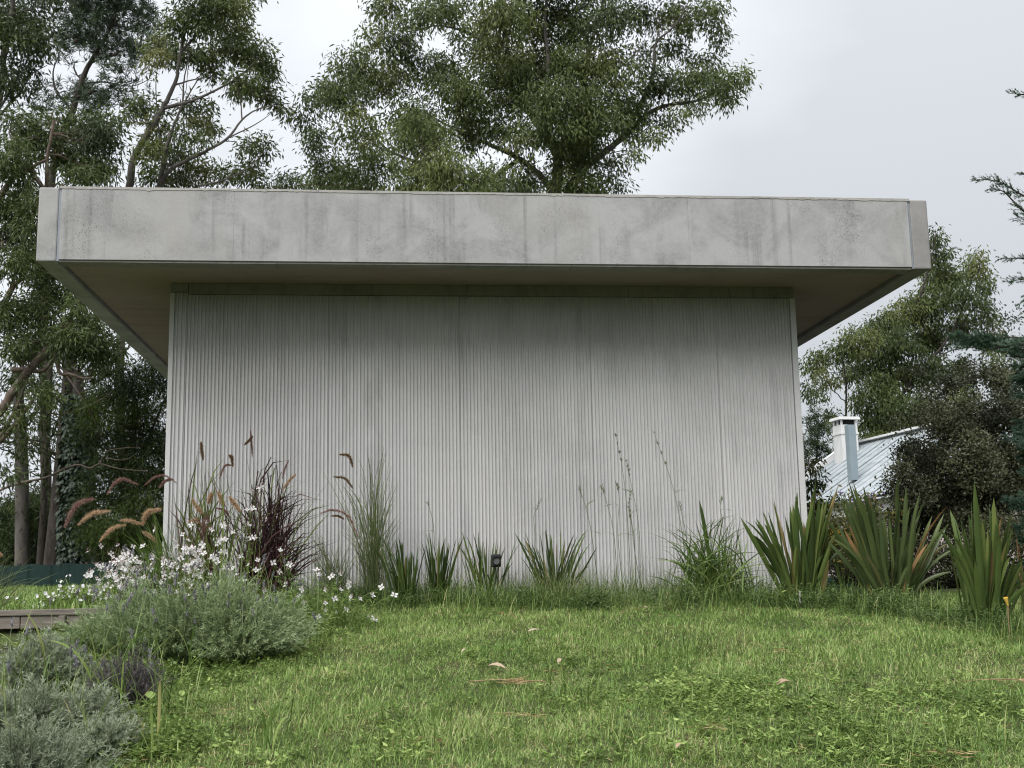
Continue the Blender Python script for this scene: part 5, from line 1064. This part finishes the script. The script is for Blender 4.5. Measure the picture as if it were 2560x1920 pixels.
gd = c5([(385, 970), (370, 975), (510, 948), (500, 975), (482, 972), (315, 1000), (340, 1005), (330, 1030), (405, 1030), (410, 1045), (400, 1060), (460, 1025), (455, 1030), (445, 1050), (380, 1040), (200, 1075), (210, 1085), (250, 1070), (265, 1090), (300, 1080), (310, 1085), (295, 1070), (330, 1075), (325, 1050), (340, 1060), (350, 1085), (290, 1100), (300, 1105), (95, 1100), (40, 1095), (35, 1108), (135, 1122), (170, 1130), (190, 1140), (205, 1125), (215, 1145), (235, 1130), (240, 1140), (250, 1150), (225, 1118), (445, 1110), (440, 1120), (495, 1050), (500, 1060), (490, 1070), (510, 1080), (530, 1060), (545, 1080), (560, 1065), (530, 1100), (520, 1090), (560, 1095), (545, 1040), (580, 1050), (430, 1085), (385, 1085), (420, 1065)])
gaura('white_flowered_plant', 'low plant with round white flowers above the timber edging at left', (140, 1522), gd, 304, fm=FR, size=1.1, buds=False, depth=9.9, dj=.15, leafy=1500, cat='flowering plant')

# ================================================================== lavender
def lavender(name, label, cpx, rx, ry, h, mat, seed, stems=700, per=34, LL=.030, WW=.0042, spikes=40, spmat='spike', sph=(.10, .28), spreadtop=1.25, tint=.5):
    r = np.random.default_rng(seed); c = ground_at(*cpx); t = thing(name, label, 'shrub', c, 'lavender bushes')
    G = Geo(); n = stems; nm = 11
    ma = r.uniform(0, 2 * math.pi, nm); mq = np.sqrt(r.uniform(0, 1, nm)); mq[0] = 0
    mc = np.stack([np.cos(ma) * mq * rx * .9, np.sin(ma) * mq * ry * .9], 1); mh = h * r.uniform(.55, 1.12, nm) * (1 - .35 * mq ** 2); mr = r.uniform(.38, .62, nm)
    k = r.integers(0, nm, n); a = r.uniform(0, 2 * math.pi, n); q = np.sqrt(r.uniform(0, 1, n))
    off = np.stack([np.cos(a), np.sin(a)], 1) * (q * mr[k])[:, None] * np.array([rx, ry])
    base = c + np.concatenate([mc[k] * .75 + off * .3, np.zeros((n, 1))], 1); base[:, 2] = g(base[:, 0], base[:, 1])
    H = mh[k] * np.sqrt(np.clip(1 - .75 * q ** 2, .1, 1)) * r.uniform(.65, 1.28, n)
    top = c + np.concatenate([mc[k] + off + r.normal(0, .032, (n, 2)), np.zeros((n, 1))], 1); top[:, 2] = g(top[:, 0], top[:, 1]) + H
    f = r.uniform(.18, 1.0, (n, per)) ** .7
    ctrl = base.copy(); ctrl[:, 2] += H * .75; ctrl[:, :2] += (top - base)[:, :2] * .35
    P = ((1 - f) ** 2)[..., None] * base[:, None] + (2 * f * (1 - f))[..., None] * ctrl[:, None] + (f ** 2)[..., None] * top[:, None]
    top_j = top; ax = unit(top - ctrl)[:, None, :] + np.zeros_like(P)
    P = P.reshape(-1, 3); D = ax.reshape(-1, 3) * .9 + rnd_dirs(len(P), r) * .75
    T = np.clip(tint - .38 + .62 * f.ravel() + np.repeat(r.normal(0, .10, n), per) + r.normal(0, .07, len(P)), 0, 1)  # tint darkens towards the inside, putting the shade of the gaps into leaf colour
    G.add(*leaf_quads(P, D, LL * r.uniform(.6, 1.3, len(P)), WW, r, T))
    GS = Geo()
    for k in r.permutation(n)[:int(n * .45)]: GS.add(*tube(np.stack([base[k], ctrl[k] * .5 + base[k] * .25 + top[k] * .25, top[k]]), [.003, .0022, .0012], 3, .25))
    GS.obj('stems', mat, t); G.obj('foliage', mat, t)
    g2 = Geo(); m = 26; z = r.uniform(0, .045, m); aa = r.uniform(0, 6.28, m)
    g2.add(*leaf_quads(np.stack([np.cos(aa) * .003, np.sin(aa) * .003, z], 1), np.stack([np.cos(aa), np.sin(aa), np.full(m, .9)], 1), .012, .007, r, r.uniform(0, 1, m)))
    g2.add(*tube(np.array([[0, 0, -.002], [0, 0, .02], [0, 0, .048]]), [.003, .0055, .002], 5, .3)); sm = g2.mesh('flower_spike', M[spmat])
    GT_ = Geo()
    for k in r.permutation(n)[:spikes]:
        p0 = top[k]; p1 = p0 + np.array([r.normal(0, .03), r.normal(0, .03), r.uniform(*sph)])
        GT_.add(*tube(smooth_path([p0 - [0, 0, .05], (p0 + p1) / 2 + r.normal(0, .006, 3), p1], 5), .0015, 3, .8))
        o = bpy.data.objects.new('flower_spike', sm); COL.objects.link(o); o.parent = t; o.location = Vector(p1) - t.location
        o.rotation_euler = (r.normal(0, .2), r.normal(0, .2), r.uniform(0, 6)); o.scale = [r.uniform(.8, 1.3)] * 3
    if spikes: GT_.obj('flower_stalks', M['lav'], t)
    return t
lavender('lavender_bush', 'largest green lavender bush in the middle of the left bed', (540, 1650), .54, .40, .52, M['lav'], 401, 1900, 40, LL=.034, WW=.0048, spikes=60)
lavender('lavender_bush', 'green lavender bush between the timber edging and the largest lavender', (340, 1640), .44, .36, .42, M['lav'], 402, 1300, 38, LL=.034, WW=.0048, spikes=50)
lavender('lavender_bush', 'small round silvery lavender at the left edge below the timber', (85, 1725), .30, .26, .28, M['lav_silver'], 403, 900, 38, spikes=4, LL=.028, WW=.005)
lavender('lavender_bush', 'large silver grey lavender filling the lower left corner', (100, 1885), .40, .34, .28, M['lav_silver'], 404, 1500, 40, spikes=6, LL=.028, WW=.005)
lavender('lavender_bush', 'small bright silver lavender sprig at the foot of the withered bush', (262, 1890), .18, .15, .17, M['lav_silver'], 405, 300, 34, spikes=0, LL=.022, tint=.65)
lavender('withered_lavender_bush', 'withered purplish grey lavender between the silver and green bushes', (310, 1765), .20, .18, .30, M['lav_dead'], 406, 560, 26, spikes=8, LL=.020, WW=.0028, spmat='spike', sph=(.02, .10))
lavender('lavender_bush', 'lavender growing into the bottom left corner of the frame', (40, 1990), .36, .30, .28, M['lav_silver'], 407, 700, 36, spikes=0, LL=.024)
# green filler between gaura and lavender, long weed blades over the left bed
sp = [(r.uniform(250, 880), 1560 + r.normal(0, 18), .8) for _ in range(60)] + [(r.uniform(430, 760), 1530 + r.normal(0, 14), .8) for _ in range(40)]
weeds(sp, 'flower_bed_undergrowth', 'green undergrowth between the white flowers and the lavender', M['weed'], 85, LL=.05, WW=.011, h=.22, sp_=.10, per=16, lv=10)
sp = [(r.uniform(230, 860), 1545 + r.normal(0, 20), .9) for _ in range(60)]
tall_tufts(sp, 'flower_bed_grass', 'grass blades among the white flowers', M['bright_grass'], .30, .0065, 16, 86, .09, .35)
def long_blades(name, label, specs, mat, W, seed):
    r = np.random.default_rng(seed); c0 = ground_at(*specs[0][0]); t = thing(name, label, 'grass plant', c0, 'long weed grasses in the left bed')
    for (bp_, tp_) in specs:
        c = ground_at(*bp_); dep = (c - CAM) @ RC[2]; V, F = strap_leaf(c, at(tp_[0], tp_[1], dep), W * r.uniform(.8, 1.2), r, bow=.32, n=10, fold=.15)
        Geo().add(V, F, np.clip(r.normal(.7, .15), 0, 1)).obj('leaf', mat, t, smooth=True)
long_blades('arching_grass', 'pale arching blade sweeping down across the bottom left corner', [((110, 1990), (-30, 1790))], M['pale_grass'], .016, 1)
long_blades('arching_grass', 'yellow green arching grass blades crossing the silver lavender', [((165, 1730), (40, 1590)), ((120, 1740), (60, 1530)), ((160, 1720), (30, 1560)), ((20, 1720), (60, 1590)), ((30, 1740), (70, 1600)), ((180, 1720), (230, 1560)), ((180, 1730), (120, 1640)), ((60, 1700), (-10, 1580)), ((210, 1760), (330, 1600)), ((90, 1800), (-20, 1660)), ((60, 1850), (150, 1690)), ((240, 1750), (120, 1600)), ((300, 1700), (380, 1570)), ((20, 1880), (-10, 1700))], M['bright_grass'], .013, 2)
long_blades('arching_grass', 'arching grass blades beside the withered lavender', [((270, 1790), (180, 1650)), ((215, 1790), (320, 1680)), ((230, 1800), (250, 1690)), ((330, 1790), (240, 1700)), ((270, 1800), (370, 1770)), ((390, 1740), (270, 1720)), ((300, 1790), (310, 1650))], M['bright_grass'], .010, 3)
long_blades('arching_grass', 'upright bright grass blades right of the withered lavender', [((395, 1870), (400, 1700)), ((392, 1870), (420, 1780)), ((350, 1860), (340, 1760)), ((362, 1870), (350, 1800)), ((470, 1700), (490, 1560)), ((480, 1680), (420, 1560)), ((550, 1720), (590, 1660)), ((410, 1880), (450, 1790)), ((380, 1890), (375, 1760)), ((660, 1880), (700, 1760)), ((665, 1880), (655, 1780)), ((680, 1885), (720, 1790))], M['bright_grass'], .013, 4)
def broad_plant(name, label, cpx, n, L, W, h, seed, mat='weed'):
    r = np.random.default_rng(seed); c = ground_at(*cpx); t = thing(name, label, 'weed', c, None)
    Geo().add(*tube(smooth_path([c, c + [r.normal(0, .01), 0, h * .5], c + [r.normal(0, .02), 0, h]], 6), .003, 5)).obj('stem', M[mat], t)
    for k in range(n):
        a = k * 2.4; f = (k + 1) / n; b_ = c + np.array([0, 0, h * f]); d = np.array([math.cos(a), math.sin(a), .35 + .4 * f])
        s = np.array([-math.sin(a), math.cos(a), 0]); l = L * r.uniform(.7, 1.1); w = W * r.uniform(.8, 1.1)
        V = []; 
        for u, ww in ((0, .08), (.25, .9), (.5, 1.), (.78, .6), (1, .03)):
            p = b_ + d * l * u + np.array([0, 0, -l * .3 * u * u]); V += [p - s * w * ww / 2 + [0, 0, w * .12], p, p + s * w * ww / 2 + [0, 0, w * .12]]
        F = [(3 * i + q, 3 * i + q + 1, 3 * i + q + 4, 3 * i + q + 3) for i in range(4) for q in (0, 1)]
        Geo().add(V, F, r.uniform(.4, .9)).obj('leaf', M[mat], t, smooth=True)
broad_plant('broad_leaved_weed', 'broad heart leaved weed right of the withered lavender', (375, 1800), 7, .075, .060, .10, 1)
broad_plant('broad_leaved_weed', 'jagged pale leaved weed on the lawn edge beside the heart leaved one', (455, 1765), 7, .070, .035, .05, 2)
broad_plant('broad_leaved_weed', 'leafy weed with opposite leaves in front of the silver lavender', (215, 1890), 9, .060, .026, .10, 3)
broad_plant('broad_leaved_weed', 'small upright weed poking through the silver lavender', (148, 1845), 8, .045, .022, .12, 4)
broad_plant('broad_leaved_weed', 'bright yellow green seedling standing before the big lavender', (485, 1700), 9, .040, .018, .17, 5)
broad_plant('broad_leaved_weed', 'low weed rosette at the bottom edge left of centre', (350, 1905), 8, .05, .032, .04, 6)
broad_plant('broad_leaved_weed', 'heart leaved weed among the white flowers', (325, 1520), 8, .07, .06, .22, 7)
broad_plant('broad_leaved_weed', 'leafy weed with lance leaves at the bottom right of the lawn', (2350, 1880), 10, .055, .022, .10, 8)
broad_plant('broad_leaved_weed', 'dark lance leaved weed at the bottom edge right of centre', (1595, 1895), 9, .055, .02, .07, 9)
broad_plant('broad_leaved_weed', 'bright round leaved weed in the middle of the weedy lawn patch', (1850, 1765), 12, .035, .022, .07, 10)
broad_plant('broad_leaved_weed', 'large leaved weed at the foot of the corner flax', (1955, 1520), 10, .075, .04, .14, 11)
broad_plant('broad_leaved_weed', 'leafy weed before the middle flax at right', (2270, 1520), 10, .06, .026, .16, 12)

# ================================================================== plants behind the flax
def flowering_shrub(name, label, basepx, depth, spots, mat, seed, L=.02):
    r = np.random.default_rng(seed); c = gp(basepx[0], depth); t = thing(name, label, 'flowering shrub', c); G = Geo(); S = Geo(); FL = []
    for (x, y) in spots:
        p = at(x, y, depth + r.uniform(-.2, .2)); S.add(*tube(smooth_path([c, (c + p) / 2 + [r.normal(0, .08), 0, .1], p], 7), .004, 4))
        q = p + r.normal(0, .03, (9, 3)); G.add(*leaf_quads(q, rnd_dirs(9, r), L, L * .8, r, r.uniform(0, 1, 9)))
        q = p - [0, 0, .12] + r.normal(0, .09, (40, 3)); FL.append(leaf_quads(q, rnd_dirs(40, r) + [0, 0, .2], .06, .022, r, r.uniform(.2, .9, 40)))
    S.obj('stems', M['weed'], t); G.obj('blossom', mat, t)
    H = Geo(); [H.add(*f) for f in FL]; H.obj('foliage', M['yellow_shrub'], t)
flowering_shrub('purple_flowered_shrub', 'shrub with small purple blossoms between the flax and the white house', (2160, 1400), 12.2,
    [(2098, 1230), (2104, 1245), (2110, 1235), (2135, 1262), (2140, 1275), (2150, 1260), (2165, 1245), (2175, 1250), (2185, 1240), (2190, 1255), (2200, 1250), (2148, 1300), (2155, 1308), (2130, 1270), (2180, 1290), (2210, 1275), (2060, 1290), (2170, 1265)], M['petal_purple'], 1)
flowering_shrub('orange_flowered_shrub', 'low shrub with a few orange blossoms between the first two flax plants', (2110, 1420), 12.4,
    [(2080, 1330), (2086, 1325), (2092, 1332), (2085, 1355), (2140, 1340), (2142, 1350), (2120, 1370)], M['petal_orange'], 2, .03)

# ================================================================== built small things
# timber edging at left
ta = thing('timber_edging', 'weathered timber edging boards holding the grass bank at left', 'edging', (-3.2, 9.86, 0))
def wbox(x0, x1, y0, y1, z0, z1, name, mat, parent):
    return bm_obj(name, bevel_box(x0, x1, y0, y1, z0, z1, .006), mat, parent)
wbox(-5.4, -3.105, 9.78, 9.905, .012, .058, 'board', M['timber'], ta)
wbox(-3.10, -2.15, 9.785, 9.91, .010, .056, 'board', M['timber'], ta)
wbox(-5.4, -2.9, 9.80, 9.85, -.09, .008, 'board', M['timber'], ta)
wbox(-2.895, -2.15, 9.80, 9.85, -.09, .006, 'board', M['timber'], ta)
for k, xx in enumerate((-3.6, -2.6)): wbox(xx, xx + .05, 9.755, 9.797, -.22, .006, 'peg', M['timber'], ta)
# low green shade cloth fence
fa, fb = at(-120, 1470, 24.5), at(300, 1470, 23.0)
fz0, fz1 = at(150, 1462, 24)[2] - .25, at(150, 1411, 24)[2]
fen = thing('shade_cloth_fence', 'low dark green shade cloth fence at the far left beyond the grass', 'fence', ((fa[0] + fb[0]) / 2, (fa[1] + fb[1]) / 2, fz0))
n = 60; tt = np.linspace(0, 1, n); P = []
for k in range(n):
    p = fa * (1 - tt[k]) + fb * tt[k]; w = .02 * math.sin(k * .9) + .012 * math.sin(k * 2.3); zz = .015 * math.sin(k * .5)
    P += [(p[0], p[1] + w, fz0), (p[0], p[1] + w, fz1 + zz), (p[0], p[1] + w + .012, fz1 + zz), (p[0], p[1] + w + .012, fz0)]
F = [(4 * k + q, 4 * k + (q + 1) % 4, 4 * k + 4 + (q + 1) % 4, 4 * k + 4 + q) for k in range(n - 1) for q in range(4)]
Geo().add(P, F).obj('cloth', M['fence_green'], fen)
for k in range(6):
    p = fa * (1 - k / 5) + fb * (k / 5); Geo().box(p[0] - .03, p[0] + .03, p[1] + .045, p[1] + .105, fz0, fz1 + .03).obj('post', M['bark_dark'], fen)
# yellowish picket fence far behind
fy = thing('picket_fence', 'small stretch of yellowish picket fence behind the green shade cloth', 'fence', at(255, 1400, 30))
pa, pb = at(236, 1392, 30), at(300, 1392, 30)
for k in range(14):
    p = pa * (1 - k / 13) + pb * (k / 13); zt = p[2] + .20; Geo().box(p[0] - .018, p[0] + .018, p[1], p[1] + .02, p[2] - .5, zt).obj('picket', M['palings'], fy)
Geo().box(pa[0], pb[0], pa[1] + .021, pa[1] + .05, pa[2] + .08, pa[2] + .12).obj('rail', M['palings'], fy)
# garden spotlight on a pale pipe
c = ground_at(1240, 1500); dep = (c - CAM) @ RC[2]; lt = thing('garden_spotlight', 'small black garden spotlight on a pale pipe between the strap leaves', 'lamp', c)
pl_ = at(1240, 1402, dep); Geo().add(*tube([c - [0, 0, .05], [c[0], c[1], pl_[2] - .06]], .011, 12)).obj('post', M['pipe'], lt, smooth=True)
a = math.pi / 2
bm_obj('housing', bevel_box(pl_[0] - .044, pl_[0] + .044, pl_[1] - .04, pl_[1] + .05, pl_[2] - .06, pl_[2] + .062, .014), M['black'], lt)
Geo().add(*tube([[pl_[0], pl_[1] - .041, pl_[2]], [pl_[0], pl_[1] - .062, pl_[2]]], .036, 16)).obj('lens_ring', M['black'], lt, smooth=True)
V, F, _ = tube([[pl_[0], pl_[1] - .046, pl_[2]], [pl_[0], pl_[1] - .0461, pl_[2]]], [.034, .0005], 16); Geo().add(V, F).obj('lens', M['lamp_glass'], lt)
# coiled green hose
c = ground_at(2130, 1478); hs = thing('garden_hose', 'dark green garden hose loosely coiled between the first two flax plants', 'hose', c)
rh = np.random.default_rng(5); th = np.linspace(0, 2 * math.pi * 7, 240)
rr = .24 + .03 * np.sin(th * .37) + .02 * np.sin(th * 1.3)
P = np.stack([c[0] + rr * np.cos(th) * 1.0, c[1] + .15 + rr * np.sin(th) * .7, c[2] + .03 + .012 * th / 2 / math.pi + .02 * np.sin(th * .5 + 1) + .02], 1)
Geo().add(*tube(P, .0085, 6)).obj('coil', M['hose'], hs, smooth=True)
P = smooth_path([P[-1], P[-1] + [.15, 0, -.03], P[-1] + [.4, .1, -.05], P[-1] + [.7, .0, -.08]], 20); Geo().add(*tube(P, .0085, 6)).obj('loose_end', M['hose'], hs, smooth=True)
# yellow tipped stake
c = ground_at(2526, 1600); dep = (c - CAM) @ RC[2]; st = thing('garden_stake', 'thin leaning stick with a flared yellow tip at the right edge', 'stake', c)
p1, p2 = at(2520, 1515, dep), at(2514, 1494, dep)
Geo().add(*tube(smooth_path([c, at(2521, 1550, dep), p1], 8), np.linspace(.003, .006, 8 if len(smooth_path([c, at(2521, 1550, dep), p1], 8)) == 8 else len(smooth_path([c, at(2521, 1550, dep), p1], 8))), 6)).obj('stick', M['stick'], st, smooth=True)
Geo().add(*tube([p1 + [0, 0, .0005], (p1 + p2) / 2, p2], [.006, .011, .019], 8)).obj('tip', M['yellow'], st, smooth=True)
# bleached stub in the lawn
c = ground_at(2002, 1522); dep = (c - CAM) @ RC[2]; sb_ = thing('wooden_stub', 'short bleached stub of stem standing below the corner flax', 'stub', c)
Geo().add(*tube(smooth_path([c - [0, 0, .02], at(2001, 1505, dep), at(1999, 1478, dep)], 8), .009, 7)).obj('stub', M['bleached'], sb_, smooth=True)
# blue object under the middle flax
c = ground_at(2252, 1462); dep = (c - CAM) @ RC[2]; bo = thing('plastic_piece', 'small bright blue plastic piece under the middle flax', 'plastic', c)
p = at(2251, 1444, dep); bm_obj('body', bevel_box(p[0] - .028, p[0] + .028, p[1] - .03, p[1] + .03, p[2] - .03, p[2] + .02, .012), M['blue'], bo)
# dry leaves lying on the lawn
def dry_leaf(px, py, L, W, ang, label, seed, mat='dry'):
    r = np.random.default_rng(seed); c = ground_at(px, py); c[2] += .030
    V = []; d = np.array([math.cos(ang), math.sin(ang), 0]); s = np.array([-math.sin(ang), math.cos(ang), 0])
    for u, w in ((0, .05), (.2, .7), (.45, 1), (.75, .7), (1, .04)):
        z = .012 * math.sin(u * 3) + .01 * u; p = d * L * (u - .5) + np.array([0, 0, z])
        V += [p - s * W * w / 2 + [0, 0, W * .22 * w], p, p + s * W * w / 2 + [0, 0, W * .3 * w]]
    F = [(3 * i + q, 3 * i + q + 1, 3 * i + q + 4, 3 * i + q + 3) for i in range(4) for q in (0, 1)]
    o = Geo().add(V, F, r.uniform(.3, 1)).obj('fallen_leaf', M[mat], smooth=True)
    o.location = c; o.rotation_euler = (r.normal(.25, .15), r.normal(0, .1), 0); o['label'] = label; o['category'] = 'leaf'; o['group'] = 'dry leaves lying on the lawn'
dry_leaf(1242, 1682, .125, .040, -.5, 'largest pale dry leaf, lying left of the lawn centre', 1)
dry_leaf(1960, 1726, .10, .05, .1, 'curled pinkish dry leaf on the right of the weedy lawn patch', 2)
dry_leaf(1310, 1540, .11, .03, .2, 'long cream coloured dry leaf at the back of the lawn, near the bed edge', 3)
dry_leaf(1335, 1590, .12, .03, .5, 'cream coloured dry leaf midway between the bed and the largest leaf', 4)
dry_leaf(1610, 1532, .07, .03, -.8, 'small brown dry leaf at the bed edge below the seeding grasses', 5)
dry_leaf(1400, 1668, .05, .03, .9, 'small pink beige dry leaf right of the largest one', 6)
dry_leaf(1160, 1642, .045, .02, .4, 'tiny pale dry leaf upper left of the largest one', 7)
dry_leaf(1700, 1890, .05, .03, .3, 'small yellowish dry leaf at the bottom edge of the lawn', 8)
# dead needles and twigs
rt = np.random.default_rng(9)
def needle_bunch(px, py, n, L, spread, label, seed, ang=None):
    r = np.random.default_rng(seed); c = ground_at(px, py); c[2] += .04
    t = thing('dead_needles', label, 'twig', c, 'dead needles and twigs on the lawn'); G = Geo()
    a = r.uniform(0, 6.28, n) if ang is None else r.normal(ang, .35, n)
    P = c + np.stack([r.normal(0, spread, n), r.normal(0, spread, n), r.uniform(-.01, .01, n)], 1)
    G.add(*leaf_quads(P, np.stack([np.cos(a), np.sin(a), r.normal(.05, .1, n)], 1), L * r.uniform(.5, 1.2, n), .0042, r, r.uniform(0, 1, n))); G.obj('needles', M['straw'], t)
    if L > .1: Geo().add(*tube(smooth_path([c - [.22, -.10, 0], c + [-.05, 0, .012], c + [.22, -.05, 0]], 8), .003, 4)).obj('twig', M['stick'], t)
needle_bunch(1270, 1722, 34, .13, .06, 'long dead pine twig below the largest dry leaf', 1, -.3)
needle_bunch(1365, 1692, 14, .09, .03, 'small bunch of dead needles right of the largest dry leaf', 2, .3)
needle_bunch(1950, 1640, 16, .08, .03, 'bunch of dead needles at the back of the right lawn', 3)
needle_bunch(1790, 1840, 16, .09, .05, 'reddish dead needles below the weedy patch', 4)
needle_bunch(1330, 1810, 22, .09, .07, 'brown dead needles at the lower middle of the lawn', 5)
needle_bunch(2530, 1720, 18, .12, .06, 'dead needles at the right edge of the lawn', 6)
needle_bunch(2380, 1905, 22, .10, .06, 'orange brown dead twigs at the bottom right', 7)
needle_bunch(520, 1800, 24, .09, .07, 'straw coloured needles on the lawn edge by the jagged weed', 8)
needle_bunch(1250, 1545, 12, .08, .04, 'thin straw litter at the back of the lawn left of the cream leaf', 9)
needle_bunch(1075, 1870, 14, .09, .05, 'brown needles at the bottom left of the lawn', 10)
n = 3200; x = rt.uniform(-2.5, 5.5, n); y = rt.uniform(5, 10.6, n); P = onground(x, y); P[:, 2] += rt.uniform(.012, .035, n); a = rt.uniform(0, 6.28, n)
Geo().add(*leaf_quads(P, np.stack([np.cos(a), np.sin(a), rt.normal(0, .12, n)], 1), rt.uniform(.02, .08, n), .0034, rt, rt.uniform(0, 1, n))).obj('straw_litter', M['straw'], kind='stuff', label='scattered straw and needles on the lawn')
